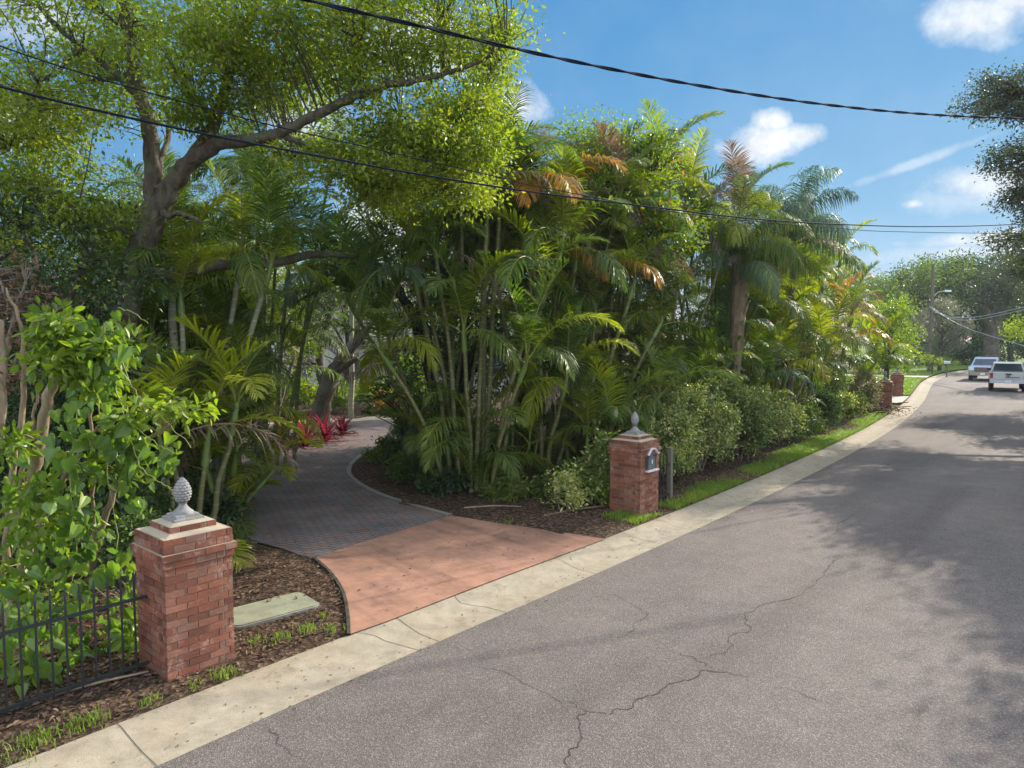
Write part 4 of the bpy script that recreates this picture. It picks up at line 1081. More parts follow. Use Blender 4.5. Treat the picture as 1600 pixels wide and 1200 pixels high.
# --- right of the mailbox pier: variegated hedge
for (Y,off,r,lb,kx_) in [(15.0,1.75,(.75,.6,.95),'variegated hedge shrub nearest the wooden fence post','varieg'),(16.3,1.7,(.95,.65,1.12),'tall variegated hedge shrub with cream edged leaves in the middle of the hedge','varieg'),(17.9,1.6,(.95,.65,1.08),'rounded variegated hedge shrub near the far end of the hedge','varieg'),(19.2,1.5,(.85,.6,.98),'last variegated hedge shrub before the low plants of the verge','varieg'),(15.7,2.2,(.8,.6,1.15),'cream edged hedge shrub filling in behind the wooden fence post','varieg'),(17.1,2.1,(.85,.6,1.2),'cream edged hedge shrub filling in behind the middle of the hedge','varieg'),(18.6,2.1,(.85,.6,1.1),'cream edged hedge shrub filling in before the shaggy palm trunk','varieg'),(20.6,1.6,(.8,.55,.85),'speckled hedge shrub where the hedge gives way to palms','varieg'),(16.0,2.9,(1.0,.7,1.30),'darker hedge shrub standing behind the cream edged ones','mid'),(18.0,2.7,(1.0,.7,1.25),'dark hedge shrub beside the shaggy palm trunk','mid')]:
    shrub(lb, bed(Y,off-.32), r, M[kx_], .085, int(620*r[2]), 12, .08, 'hedge_shrub', 'shrub', .36, 13, 'hedge shrubs beside the mailbox pier', extra=(M['mid'] if kx_=='varieg' else M['varieg'], .4, .085, 7))
vine('heart leaved vine climbing the shaggy palm trunk', LP([(1140,600,20.6),(1138,570,20.6),(1135,550,20.6),(1142,530,20.7),(1150,590,20.5),(1165,600,20.5)]), 7, .14, .2, M['mid'], [LP([(1142,640,20.6),(1140,560,20.7)])], seed=6)

# --- queen palms
def queen(label, base, h, r, n, sc, seed, lean=(0,0), shag=True, mats=(None,)):
    g = np.random.default_rng(seed); root = empty('queen_palm', base); tag(root, label, 'palm')
    K = 26; t = np.linspace(0,1,K); rr = r*(.75 + (.65*np.clip((t-.35)/.4,0,1) if shag else -.1*t))
    P = np.c_[lean[0]*t**1.5, lean[1]*t**1.5, -.1+t*(h+.1)]
    mb = MB(); mb.tube(P, rr*(1+g.normal(0,.06,K)), 11)
    if shag:
        for k in range(70):
            tt = g.uniform(.42,.99); a = g.uniform(0,6.28); p = np.array([np.interp(tt,t,P[:,i]) for i in range(3)]); q = np.interp(tt,t,rr)
            d = np.array([math.cos(a),math.sin(a),0]); s = np.array([-d[1],d[0],0])*.07
            V = [p+d*q*.8-s, p+d*q*.8+s, p+d*(q+.05)+s*.8+[0,0,.22], p+d*(q+.05)-s*.8+[0,0,.22], p+d*(q+.09)+[0,0,.42]]
            mb.add(V, [[0,1,2,3]]); mb.f.append((np.array([[3,2,4]])+mb.n-5,0,False))
    mb.build('trunk', M['bark_tan'] if shag else M['bark'], root)
    for k in range(n):
        kk = min(5, int((k/n)*6))
        put_frond(root, 'queen', kk, P[-1]+[0,0,.1-.02*k], k*2.39996+g.uniform(-.3,.3), sc*g.uniform(.85,1.1), mats[int(g.integers(len(mats)))])
    for k in range(5): put_frond(root, 'dry', k, P[-1]-[0,0,.15], g.uniform(0,6.28), sc*g.uniform(.9,1.2), name='dry_frond')
    return root
queen('queen palm with a thick shaggy brown trunk behind the hedge', (6.6,21.0,ZB), 5.4, .155, 20, .85, 3, (.1,0), True, (M['frond_lime'],None,M['frond']))
q2 = queen('tall queen palm with long drooping fronds against the cloud', (9.6,24.5,ZB), 6.6, .16, 18, .95, 4, (.1,.2), False)

# --- trees over the hedge
limbs = [(LP([(930,760,18.6),(925,600,18.6),(915,480,18.6),(930,380,18.6),(950,300,18.6)]), [.12,.11,.10,.08,.04]),(LP([(915,480,18.6),(900,420,18.3),(890,360,18)]), [.08,.06,.03]),(LP([(930,380,18.6),(980,330,18.4),(1020,280,18.3)]), [.06,.045,.02]),(LP([(920,430,18.6),(960,400,18.2),(1010,370,18)]), [.05,.04,.02])]
subs = blobs_px([(940,270,60,50,18.4,1.2,110),(985,310,60,50,18.2,1.2,120),(1000,380,55,35,18,1,90),(930,215,50,40,18.8,1.2,70),(1010,240,45,45,18.5,1.2,80),(890,240,40,40,18.8,1,60),(1050,380,40,40,18.5,1,60)])
tree('flowering_tree', 'yellow green tree dotted with coral flowers behind the mailbox pier', 'tree', LP([(930,760,18.6)])[0], limbs, subs, M['lime'], M['bark_dark'], .105, 24, .24, tmpl=DIAMOND, extra=(M['flower'], .05, .12, 8))
limbs = [(LP([(880,770,19.5),(880,600,19.5),(878,470,19.5),(885,380,19.5),(880,310,19.5)]), [.10,.09,.08,.06,.03]),(LP([(878,470,19.5),(920,420,19),(970,400,18.8)]),[.05,.04,.015]),(LP([(878,470,19.5),(850,400,19.3),(835,350,19.2)]),[.05,.035,.015])]
subs = blobs_px([(900,350,70,50,17.4,.8,110),(880,410,70,40,17.6,.8,90),(960,430,60,40,17.4,.8,80),(870,280,50,40,18,.8,60),(1040,430,50,50,17.6,.8,60)])
tree('twiggy_tree', 'grey twiggy tree with thin olive leaves beside the flowering tree', 'tree', LP([(880,770,19.5)])[0], limbs, subs, M['olive'], M['twig'], .075, 12, .26, twig_frac=1.0, tw=(.014,.006))

Lh = [None, M['frond_lime']]
Lg = [None, None, None, M['frond_lime'], M['frond_lime'], M['frond_lime'], M['frond_gold'], M['frond_brown']]
areca('tallest palm clump with weathered purple brown fronds against the sky', (4.3,21.0,ZB), clump(8,.7,(5.2,7.3),1.2,140,.06), 8, mats=[None,None,M['frond_brown'],M['frond_lime'],None,M['frond_blue']], seed=140, sc=1.2, dry=.8)
areca('palm rising above the left side of the flowering tree', (2.2,20.0,ZB), clump(6,.6,(5.0,6.4),.9,141,.06), 8, mats=[None,M['frond_brown'],M['frond_lime'],None], seed=141, sc=1.2, dry=.8)
areca('short palm hiding the foot of the shaggy trunk', bed(17.8,2.7), clump(5,.35,(.9,2.2),.4,142,.05), 7, mats=[None,M['frond_lime'],None], seed=142, suckers=6)
hed = [ # Y, off, n canes, heights, lean, mats, dry, label
 (15.6,4.2,7,(3.0,5.8),.5,Lg,.3,'palm clump with a golden frond just right of the mailbox pier'),
 (17.0,4.0,5,(1.8,3.2),.4,Lh,.1,'low leafy palm rising behind the variegated hedge'),
 (18.2,5.2,8,(4.4,7.2),.6,Lg,.4,'tall palm clump with orange fronds left of the shaggy trunk'),
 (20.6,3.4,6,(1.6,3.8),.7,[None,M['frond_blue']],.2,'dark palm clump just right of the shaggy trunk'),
 (21.5,4.0,7,(3.4,5.8),.9,Lh,.2,'palm clump with broad green fronds below the tall queen palm'),
 (23.4,2.6,6,(1.2,3.2),.7,Lh,.2,'low palm with sunlit fronds beside the grass verge'),
 (24.6,3.8,8,(3.2,6.2),.9,[M['frond_lime'],None,None],.2,'full palm clump right of the tall queen palm'),
 (26.2,2.6,6,(1.4,3.4),.7,Lg,.3,'palm with a yellowing frond low over the verge'),
 (28.0,3.6,8,(3.4,6.6),.9,Lh,.3,'dense palm clump in the middle of the roadside hedge'),
 (30.0,2.2,6,(1.6,4.0),.8,Lg,.3,'palm clump behind the pale flowering shrub'),
 (32.4,3.8,8,(3.8,7.2),.9,Lh,.3,'tall palm clump before the second driveway'),
 (34.6,5.0,7,(3.4,6.4),.9,Lg,.4,'palm clump at the corner of the second driveway'),
 (40.5,4.2,7,(3.2,6.2),.9,Lg,.4,'last palm clump beyond the far gate piers'),
 (37.5,8.5,7,(4.2,7.0),.9,Lh,.3,'palm clump inside the second driveway')]
for k,(Y,off,n,hh,ln,mt,dr,lb) in enumerate(hed):
    hp = areca(lb, bed(Y,off), clump(n,.55,hh,ln,100+k,.055), 7, mats=mt, seed=50+k, suckers=6, dry=dr, sc=1.12, big=4)
    if k == 2:
        for kk, az_, z_, d_ in ((4,-.5,6.3,.2),(5,-.9,5.0,.5),(3,-1.9,6.9,.0)): put_frond(hp, 'areca', kk, (d_,-d_*.8,z_), az_, 1.35, M['frond_gold'])
    if k in (0, 9, 12): put_frond(hp, 'areca', 5, (.3,-.5,hh[1]*.8), -.8, 1.2, M['frond_gold'])

for k,(Y,off,h,rd,m,lb) in enumerate([(14.5,7.0,7.6,3.0,'dark','dark tree filling the space behind the mailbox pier'),(17.5,8.0,8.6,2.4,'dark','tall dark tree behind the flowering tree'),(20.5,7.0,6.8,2.3,'mid','leafy tree behind the shaggy palm trunk'),(27.5,6.6,6.2,2.4,'olive','grey green tree showing over the roadside palms'),(31.5,6.8,6.6,2.8,'mid','bushy tree above the second half of the palm hedge'),(43.5,7.5,8.0,3.6,'mid','rounded tree beyond the far gate piers'),(48,10,9.0,4,'olive','hazy tree past the second driveway')]):
    auto_tree('hedge_tree', lb, bed(Y,off), h, rd, M[m], .14, 400, 22, .34, .10, blobs=11, group='trees behind the roadside palms')
for k,(Y,off,h,L,m,lb) in enumerate([(14.2,4.6,6.4,1,'dark','x')][:0]): pass
for k,(x,y,lb) in enumerate([(.3,15.9,'fern like young palm at the right foot of the central canes'),(-1.6,15.6,'fern like young palm at the left foot of the central canes'),(1.5,15.6,'young palm in the gap left of the mailbox pier'),(3.0,17.2,'young palm in the shade behind the mailbox pier'),(4.6,19.2,'young palm at the foot of the shaggy trunk'),(7.6,22.6,'young palm under the tall queen palm'),(-5.9,11.6,'young palm in the shade behind the near pier'),(-6.9,15.4,'young palm under the low limb of the oak')]):
    areca(lb, (x,y,ZB), clump(3,.25,(.25,.8),.2,300+k,.035), 5, kind='small', sc=1.15, mats=[None,M['frond_lime'],None], seed=200+k, suckers=6, name='young_palm', group='young palms in the undergrowth')
low = [(20.0,2.6,(.8,.6,.9),'mid','low green shrub at the end of the variegated hedge'),(20.6,1.2,(.8,.6,.55),'dark','dark ground hugging shrub by the verge'),(22.2,1.1,(.8,.6,.6),'mid','low shrub with mixed leaves under the sunlit palm'),(24.2,1.15,(.8,.6,.75),'dark','dark shrub halfway along the verge'),(25.8,1.1,(.9,.6,.7),'varieg','pale leaved low shrub halfway along the verge'),(27.6,1.2,(.9,.7,.85),'mid','green shrub before the pale flowering one'),(29.4,1.3,(1.1,.8,1.25),'pinkish','pale pink flowering shrub beside the far gate pier'),(31.2,1.35,(.9,.8,1.0),'pinkish','smaller pink tinged shrub touching the far gate pier'),(28.6,2.3,(1.0,.8,1.5),'varieg','tall pale leaved shrub behind the pink one')]
for Y,off,r,m,lb in low:
    shrub(lb, bed(Y,off), r, M[m], .10, int(340*r[2])+80, 9, .10, 'verge_shrub', 'shrub', group='low shrubs along the verge', extra=(M['dark'], .5, .10, 6))

# --- beyond the second drive
auto_tree('garden_tree', 'brilliant yellow green tree at the road bend', (24.3,46,ZB), 6.3, 2.1, M['lime'], .17, 300, 24, .3, .15, blobs=9)
auto_tree('garden_tree', 'silvery leaved tree beside the far utility pole', (42.8,71,ZB), 7.4, 2.9, M['silver'], .22, 260, 22, .4, .15, blobs=9)
shrub('clipped dark hedge beyond the lawn', (33,66,ZB), (3.5,1.2,1.1), M['dark'], .25, 300, 8, .25, name='far_hedge', cat='hedge')
for k,(u,sz,lb) in enumerate([(1456,1.0,'left one of two small flat topped trees on the lawn'),(1478,.85,'right one of two small flat topped trees on the lawn')]):
    Y = 64+k*3; auto_tree('ornamental_tree', lb, Q(u,600,Y)*[1,1,0]+[0,0,ZB], 1.9*sz, 1.1*sz, M['lime'], .13, 60, 14, .12, .55, blobs=5, flat=.4, trunk_r=.05, group='small ornamental trees on the lawn')
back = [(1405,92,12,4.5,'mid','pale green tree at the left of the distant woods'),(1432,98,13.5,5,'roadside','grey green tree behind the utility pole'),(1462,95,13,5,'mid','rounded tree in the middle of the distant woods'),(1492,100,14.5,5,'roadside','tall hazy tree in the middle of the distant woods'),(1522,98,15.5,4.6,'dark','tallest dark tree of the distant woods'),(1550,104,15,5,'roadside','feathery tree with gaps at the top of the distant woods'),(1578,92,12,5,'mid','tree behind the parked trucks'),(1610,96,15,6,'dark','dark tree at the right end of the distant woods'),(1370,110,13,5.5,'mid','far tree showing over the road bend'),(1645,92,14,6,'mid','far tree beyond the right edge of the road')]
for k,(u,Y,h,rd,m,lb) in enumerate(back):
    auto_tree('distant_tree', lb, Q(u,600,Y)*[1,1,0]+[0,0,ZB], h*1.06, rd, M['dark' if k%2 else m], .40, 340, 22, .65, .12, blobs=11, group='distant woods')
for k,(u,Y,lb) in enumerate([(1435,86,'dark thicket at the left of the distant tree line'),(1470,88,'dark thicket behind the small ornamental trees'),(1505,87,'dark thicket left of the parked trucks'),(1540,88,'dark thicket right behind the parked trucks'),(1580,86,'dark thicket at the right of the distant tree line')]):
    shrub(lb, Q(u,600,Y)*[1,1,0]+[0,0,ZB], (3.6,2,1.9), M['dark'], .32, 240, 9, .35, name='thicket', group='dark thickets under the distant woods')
limbs = [([np.array([55.4,82,0]),np.array([55.3,82,3]),np.array([55.8,82,6]),np.array([57,81,9])],[.95,.8,.7,.4]),([np.array([55.3,82,3.5]),np.array([54,81,6]),np.array([52.5,80,8])],[.5,.4,.2])]
subs = np.concatenate([ell_points((57,81,10.5),(4.5,4,2.6),150,.3), ell_points((53.5,79,8.5),(2.6,3,1.6),70,.3)])
tree('oak_tree', 'old tree with a stout grey trunk behind the parked trucks', 'tree', limbs[0][0][0], limbs, subs, M['roadside'], M['bark'], .36, 20, .6)
limbs = [([np.array([40,47,0]),np.array([39.4,47.3,2.5]),np.array([38.6,47.6,4.5])],[.28,.24,.12]),([np.array([39.4,47.3,2.5]),np.array([37.4,48,4.0]),np.array([35.4,48.5,4.4])],[.14,.1,.04])]
subs = np.concatenate([ell_points((36.0,48.5,4.1),(2.2,1.6,1.0),110,.3), ell_points((38.4,47.8,5.0),(2.4,2,1.5),120,.3), ell_points((36.6,48.2,3.0),(1.2,1.2,.55),40,.3)])
tree('shade_tree', 'bright yellow green tree hanging over the parked trucks at the right edge', 'tree', limbs[0][0][0], limbs, subs, M['lime'], M['bark'], .16, 24, .26)
# roadside oaks to the right: only their outer branches reach into the picture, their shade lies on the road
def road_oak(label, base, bl, mat, L=.10, nper=20, sig=.28, trunk=.35, frac=.7, keep=0):
    base = np.array(base, float); subs, limbs = [], []
    top = base+np.array([0,0,3.4]); limbs.append(([base, base+[.1,0,1.7], top],[trunk*1.2,trunk,trunk*.8]))
    for k, (x,y,z,rx,ry,rz,n) in enumerate(bl):
        c = np.array([x,y,z], float) + (np.array([1.2,-.3,0]) if k >= keep else 0); subs.append(ell_points(c,(rx,ry,rz),n,.2)); limbs.append(([top,(top+c)/2+[0,0,.5],c],[trunk*.55,trunk*.35,trunk*.12]))
    return tree('roadside_oak', label, 'tree', base, limbs, np.concatenate(subs), mat, M['bark'], L, nper, sig, twig_frac=frac, tw=(.02,.007), twigm=M['bark_dark'])
#@@OAKS
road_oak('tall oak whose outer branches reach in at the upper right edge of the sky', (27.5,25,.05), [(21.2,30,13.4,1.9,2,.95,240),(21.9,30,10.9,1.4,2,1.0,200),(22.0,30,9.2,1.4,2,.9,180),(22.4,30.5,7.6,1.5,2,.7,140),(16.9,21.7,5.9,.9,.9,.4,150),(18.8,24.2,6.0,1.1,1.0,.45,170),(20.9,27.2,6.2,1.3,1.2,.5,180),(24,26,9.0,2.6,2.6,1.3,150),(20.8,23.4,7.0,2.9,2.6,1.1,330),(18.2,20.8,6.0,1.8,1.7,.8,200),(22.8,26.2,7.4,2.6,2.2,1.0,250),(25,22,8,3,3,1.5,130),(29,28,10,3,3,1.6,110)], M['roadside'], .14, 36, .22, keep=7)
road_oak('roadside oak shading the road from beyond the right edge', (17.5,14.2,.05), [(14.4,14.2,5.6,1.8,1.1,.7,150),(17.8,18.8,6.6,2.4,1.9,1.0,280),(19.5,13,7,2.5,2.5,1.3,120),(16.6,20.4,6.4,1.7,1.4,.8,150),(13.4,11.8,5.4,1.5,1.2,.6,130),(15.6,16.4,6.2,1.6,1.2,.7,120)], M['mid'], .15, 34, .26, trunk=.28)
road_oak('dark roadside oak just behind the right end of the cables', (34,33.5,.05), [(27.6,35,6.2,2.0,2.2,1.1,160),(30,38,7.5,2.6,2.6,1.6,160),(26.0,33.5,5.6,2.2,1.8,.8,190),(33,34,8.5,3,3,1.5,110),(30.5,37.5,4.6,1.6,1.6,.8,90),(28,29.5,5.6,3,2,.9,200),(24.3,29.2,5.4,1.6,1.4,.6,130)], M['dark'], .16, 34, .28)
#@@THINGS
# ------------------------------------------------------------------ cables
def cable(label, px, r, twist=0, name='power_cable', group='overhead cables across the picture', n=12):
    P = smooth_path([Q(*p) for p in px], n)
    root = empty(name, P[0]); tag(root, label, 'cable', group); P = P - P[0]
    if twist:
        s = np.r_[0, np.cumsum(np.linalg.norm(np.diff(P, axis=0), axis=1))]; ss_ = np.arange(0, s[-1], twist/10)
        P = np.c_[[np.interp(ss_, s, P[:,k]) for k in range(3)]].T; T = unit(np.gradient(P, axis=0))
        A = unit(np.cross(T, [0,0,1.])); B = np.cross(T, A); ph = ss_/twist*2*math.pi
        for q in range(2):
            mb = MB(); o = ph + q*math.pi
            mb.tube(P + r*1.02*(np.cos(o)[:,None]*A + np.sin(o)[:,None]*B), r, 6); mb.build('strand', M['rubber'], root)
    else:
        mb = MB(); mb.tube(P, r, 6); mb.build('strand', M['rubber'], root)
    return root
cable('thick twisted black cable running highest across the sky', [(150,-95,7.4),(300,-48,8),(480,0,8.8),(640,37,9.6),(800,75,10.6),(950,107,11.7),(1100,135,13),(1270,161,14.6),(1440,178,16.4),(1600,185,18.5),(1800,188,21)], .0145, 1.5, n=8)
cable('black cable crossing in front of the oak and the hedge', [(-250,62,6.56),(0,135,7.20),(150,172,7.68),(270,199,8.16),(430,231,8.80),(660,273,9.92),(840,301,11.04),(1040,326,12.64),(1170,341,14.08),(1300,350,15.84),(1450,354,18.40),(1600,350,21.60),(1800,338,25.60)], .014)
cable('thin black cable hanging just above the lower one', [(-250,-20,6.56),(0,72,7.20),(140,118,7.68),(270,155,8.24),(430,197,8.96),(640,245,10.08),(780,277,11.04),(850,293,11.60),(1040,329,13.28),(1170,345,14.72),(1300,356,16.48),(1400,362,18.08),(1600,364,22.40),(1800,358,26.40)], .008)

# ------------------------------------------------------------------ far utility pole and its wires
pb = Q(1452,583,69)*[1,1,0]+[0,0,.1]
pr = empty('utility_pole', pb); tag(pr, 'distant wooden utility pole with a street lamp on a curved arm', 'utility pole')
mb = MB(); mb.tube([[0,0,-.2],[0,0,5],[0,0,10.4]], [.19,.17,.13], 10); mb.build('pole', M['polewood'], pr)
mb = MB(); mb.tube(smooth_path([[.1,0,7.3],[.6,0,7.75],[1.2,0,7.85]], 6), .03, 6); am = mb.build('lamp_arm', M['rim'], pr)
mb = MB(); mb.prism([(1.15,-.13),(1.75,-.16),(1.85,0),(1.75,.16),(1.15,.13)], 7.78, 7.95); mb.build('lamp_head', M['silver_paint'], am)
mb = MB(); add_leaves(mb, np.c_[rng.normal(0,.16,80), rng.normal(0,.16,80)-.1, rng.uniform(.1,3.4,80)], .12, 6, .16); mb.build('ivy', M['mid'], pr)
for lb, px in [('upper of three pale wires beside the distant woods', [(1452,478,69),(1480,494,66),(1515,496,62),(1560,489,57),(1640,470,50)]),('middle of three pale wires beside the distant woods',[(1452,480,69),(1480,496,66),(1515,500,62),(1560,493,57),(1640,474,50)]),('slanting pale wire dropping toward the parked trucks',[(1452,478,69),(1480,497,66),(1510,512,62),(1545,524,56),(1640,552,46)])]:
    P = smooth_path([Q(*p) for p in px], 8); o = empty('wire', P[0]); tag(o, lb, 'wire'); mb = MB(); mb.tube(P-P[0], .028, 5); mb.build('strand', M['rim'], o)
mp = Q(1479,590,62)*[1,1,0]+[0,0,.11]; mo = empty('mailbox', mp, R(-30)); tag(mo, 'small white roadside mailbox on a post by the little trees', 'mailbox')
mb = MB(); mb.box(-.05,.05,-.05,.05,-.1,1.05); mb.build('post', M['wood'], mo)
mb = MB(); mb.prism([(-.25,-.12),(.25,-.12),(.25,.12),(-.25,.12)],1.05,1.2); a_=np.linspace(0,math.pi,9); V=[(x,.12*math.cos(t_),1.2+.1*math.sin(t_)) for x in (-.25,.25) for t_ in a_]
mb.add(V,[[i,i+1,10+i,9+i] for i in range(8)]); mb.add(V,[list(range(9))]); mb.add(V,[list(range(9,18))[::-1]]); mb.build('box', M['white_paint'], mo)

# ------------------------------------------------------------------ pickup trucks (x forward)
def truck(label, loc, yaw, paint, topper=False):
    root = empty('pickup_truck', loc, yaw); tag(root, label, 'pickup truck', 'trucks parked at the road bend')
    Wd = .97
    def side_loft(prof, name, mat, parent=root, inset=lambda z: 0.0, w=Wd):
        """prof: outline in x-z, extruded across with tumblehome"""
        mb = MB(); p = np.array(prof, float); n = len(p)
        yi = np.array([w-inset(z) for x, z in p])
        V = np.concatenate([np.c_[p[:,0], -yi, p[:,1]], np.c_[p[:,0], yi, p[:,1]]])
        mb.add(V, [[i,(i+1)%n,n+(i+1)%n,n+i] for i in range(n)]); mb.add(V, [list(range(n))[::-1]]); mb.add(V, [list(range(n,2*n))])
        o = mb.build(name, mat, parent)
        bv = o.modifiers.new('bevel','BEVEL'); bv.width=.035; bv.segments=2; bv.limit_method='ANGLE'
        return o
    arch = lambda cx: [(cx+.46*math.cos(t_), .42+.46*math.sin(t_)) for t_ in np.linspace(math.pi, 0, 9)]
    low = [(-2.75,.55)] + [(x,z) for x,z in arch(-1.75) if z>.5] + [(x,z) for x,z in arch(1.75) if z>.5] + [(2.72,.55),(2.78,.80),(2.72,1.05),(2.55,1.14),(1.30,1.20),(.9,1.22),(-.85,1.22),(-.88,1.24),(-2.72,1.24),(-2.78,1.0)]
    side_loft(low, 'body', paint)
    cab = [(1.25,1.18),(.55,1.72),(.25,1.82),(-.55,1.84),(-.80,1.76),(-.92,1.20)]
    ins = lambda z: max(0,(z-1.2))*.28
    side_loft(cab, 'cab', paint, inset=ins, w=.93)
    gl = lambda V, name: (lambda mb: (mb.add(V,[[0,1,2,3]]), mb.build(name, M['glass'], root)))(MB())
    gl([(1.19,-.80,1.25),(1.19,.80,1.25),(.60,.68,1.70),(.60,-.68,1.70)], 'windscreen')
    gl([(-.925,.80,1.27),(-.925,-.80,1.27),(-.83,-.68,1.72),(-.83,.68,1.72)], 'rear_window')
    for s in (-1,1):
        V=[(.95,s*.935,1.25),(.1,s*.935,1.25),(.1,s*.80,1.72),(.5,s*.80,1.70)]; gl(V if s<0 else V[::-1],'side_window')
        V=[(.02,s*.935,1.25),(-.8,s*.935,1.25),(-.72,s*.80,1.72),(.02,s*.80,1.72)]; gl(V if s<0 else V[::-1],'side_window')
        m=MB(); m.box(.75,.92,s*1.0-.1,s*1.0+.1,1.2,1.38); m.build('mirror', M['blackplastic'], root)
        m=MB(); m.box(-2.80,-2.70,s*.88-.085,s*.88+.085,.86,1.2); m.build('tail_light', M['tail_red'], root)
        m=MB(); m.box(2.66,2.80,s*.76-.17,s*.76+.17,.86,1.06); m.build('headlight', M['lamp_lens'], root)
        for x in (-1.75,1.75):
            w_=MB(); pr_=[(.20,-.12),(.36,-.13),(.385,-.09),(.385,.09),(.36,.13),(.20,.12)]; w_.lathe(pr_,22); wo_=w_.build('wheel', M['tyre'], root,(x,s*.86,.385),(math.pi/2,0,0))
            w_=MB(); w_.lathe([(.001,.06*-s),(.10,.07*-s),(.17,.05*-s),(.205,.12*-s),(.21,-.1*-s)],22); w_.build('rim', M['rim'], wo_)
    m=MB(); m.box(-2.90,-2.74,-.94,.94,.55,.74); m.build('rear_bumper', M['chrome'] if not topper else M['silver_paint'], root)
    m=MB(); m.box(2.72,2.92,-.95,.95,.45,.72); m.build('front_bumper', M['chrome'], root)
    m=MB(); m.box(2.70,2.80,-.56,.56,.76,1.08)
    g_=m.build('grille', M['blackplastic'], root)
    for z in (.84,.92,1.0):
        m=MB(); m.box(2.80,2.815,-.54,.54,z,z+.03); m.build('grille_bar', M['chrome'], g_)
    m=MB(); m.box(-2.80,-2.77,-.76,.76,.80,1.20); tg=m.build('tailgate', paint, root)
    m=MB(); m.box(-2.83,-2.80,-.16,.16,1.08,1.16); m.build('handle', M['blackplastic'], tg)
    m=MB(); m.prism([(-.09,-.0),(.09,-.0),(.07,.02),(-.07,.02)],0,.0601); o=m.build('badge', M['blackplastic'], tg,(-2.822,0,.98),(0,0,math.pi/2))
    for k in range(7):
        m=MB(); m.box(-2.81,-2.80,-.56+k*.105,-.49+k*.105,.885,.95); m.build('letter', M['blackplastic'], tg)
    m=MB(); m.box(-2.915,-2.90,-.16,.16,.60,.75); m.build('number_plate', M['lamp_lens'], root)
    m=MB(); m.box(2.92,2.93,-.16,.16,.50,.65); m.build('number_plate', M['tail_red'] if False else M['lamp_lens'], root)
    if topper:
        m=MB(); m.box(-2.6,-.95,-.9,.9,1.235,1.26); m.build('bed_cover', M['blackplastic'], root)
    return root
truck('white pickup truck seen from behind with its dark tailgate lettering', (*Q(1573,600,46.5)[:2],.01), R(90-33.5), M['white_paint'], True)
truck('silver pickup truck parked facing the camera', (*Q(1540,590,58)[:2],.01), R(270-38), M['blue_paint'])

# ------------------------------------------------------------------ cut branches by the far pier, fallen sheath
bp = G(1385,648,ZB); br_ = empty('branch_pile', bp); tag(br_, 'heap of cut branches lying against the far gate pier', 'branch pile')
for k in range(16):
    m=MB(); a=rng.uniform(0,6.28); l=rng.uniform(.5,1.1); p0=np.array([rng.normal(-.2,.35),rng.normal(.1,.3),rng.uniform(0,.35)]); d=np.array([math.cos(a),math.sin(a),rng.uniform(-.15,.45)])
    m.tube(smooth_path([p0,p0+d*l*.5+[0,0,.06],p0+d*l],4), np.linspace(.035,.015,9), 5); m.build('stick', M['bark_tan'] if k%2 else M['bark_dark'], br_)
o=MB(); add_leaves(o, np.c_[rng.normal(0,.5,40),rng.normal(0,.4,40),rng.uniform(.05,.3,40)], .12, 6, .09); o.build('leaves', M['dead'], br_)
for lb,(u,v),L_,az_ in [('fallen dry palm stalk lying in the mulch below the central palms',(770,795),1.1,.1),('long dry stick lying in the mulch in front of the left fence',(120,1085),1.2,.7),('pale stick lying on the mulch left of the mailbox pier',(905,800),1.6,.55)]:
    m=MB(); d=np.array([math.cos(az_),math.sin(az_),0]); m.tube(smooth_path([-d*L_/2,np.array([0,.03,.02]),d*L_/2],5), np.linspace(.022,.010,11), 6)
    tag(m.build('fallen_stick', M['bark_tan'], None, G(u,v,ZB)+[0,0,.03]), lb, 'stick')

# ------------------------------------------------------------------ ground cover
def scatter_bed(Y0, Y1, o0, o1, n, pw=1.0):
    i0, i1 = [int(np.argmin(abs(KERB[:,1]-y))) for y in (Y0,Y1)]
    f = rng.uniform(i0, i1-1, n); i = f.astype(int); k = (f-i)[:,None]
    p = KERB[i]*(1-k)+KERB[i+1]*k; Nn = KN[i]; off = o0+(o1-o0)*rng.random(n)**pw
    P = p+Nn*off[:,None]
    keep = ~(poly_mask(P, drive)|poly_mask(P, apron))
    P, off = P[keep], off[keep]
    ramp_ = np.clip((off-.05)/.5,0,1)
    return np.c_[P, ZB+.02*ramp_+bumps(P)*.07*ramp_]
P = np.concatenate([scatter_bed(3.5,8.5,.1,3.2,5200), scatter_bed(8,13,.2,2.4,2200), scatter_bed(12.5,31,.15,1.6,4200)])
litter('leaf_litter', None, P+[0,0,.018], .058, M['dead'])
# leaf bits and grit washed into the gutter and over the drive
i_ = rng.integers(int(np.argmin(abs(KERB[:,1]-4))), int(np.argmin(abs(KERB[:,1]-30))), 700); o_ = -np.abs(rng.normal(.52,.22,700)); o_[:260] = -np.abs(rng.normal(.03,.06,260))
Pk = np.c_[KERB[i_]+KN[i_]*o_[:,None]+KT[i_]*rng.uniform(-.15,.15,700)[:,None], np.interp(-o_, [0,.1,.22,.34,.46,.76,3], [ZB,ZB+.004,ZB-.018,.022,.008,.006,.006])+.006]
litter('gutter_debris', None, Pk, .03, M['dead'], 11)
Pd = np.c_[rng.uniform(-6,1.5,900), rng.uniform(7.5,24,900)]; Pd = Pd[poly_mask(Pd, drive)|poly_mask(Pd, apron)]
litter('driveway_leaves', None, np.c_[Pd, np.full(len(Pd), ZB+.024)], .05, M['dead'], 12)
def noise2(P, f, s): return np.sin(P[:,0]*f+s)*np.sin(P[:,1]*f*1.3+s*2)+.6*np.sin(P[:,0]*f*2.3-P[:,1]*f*1.9+s)
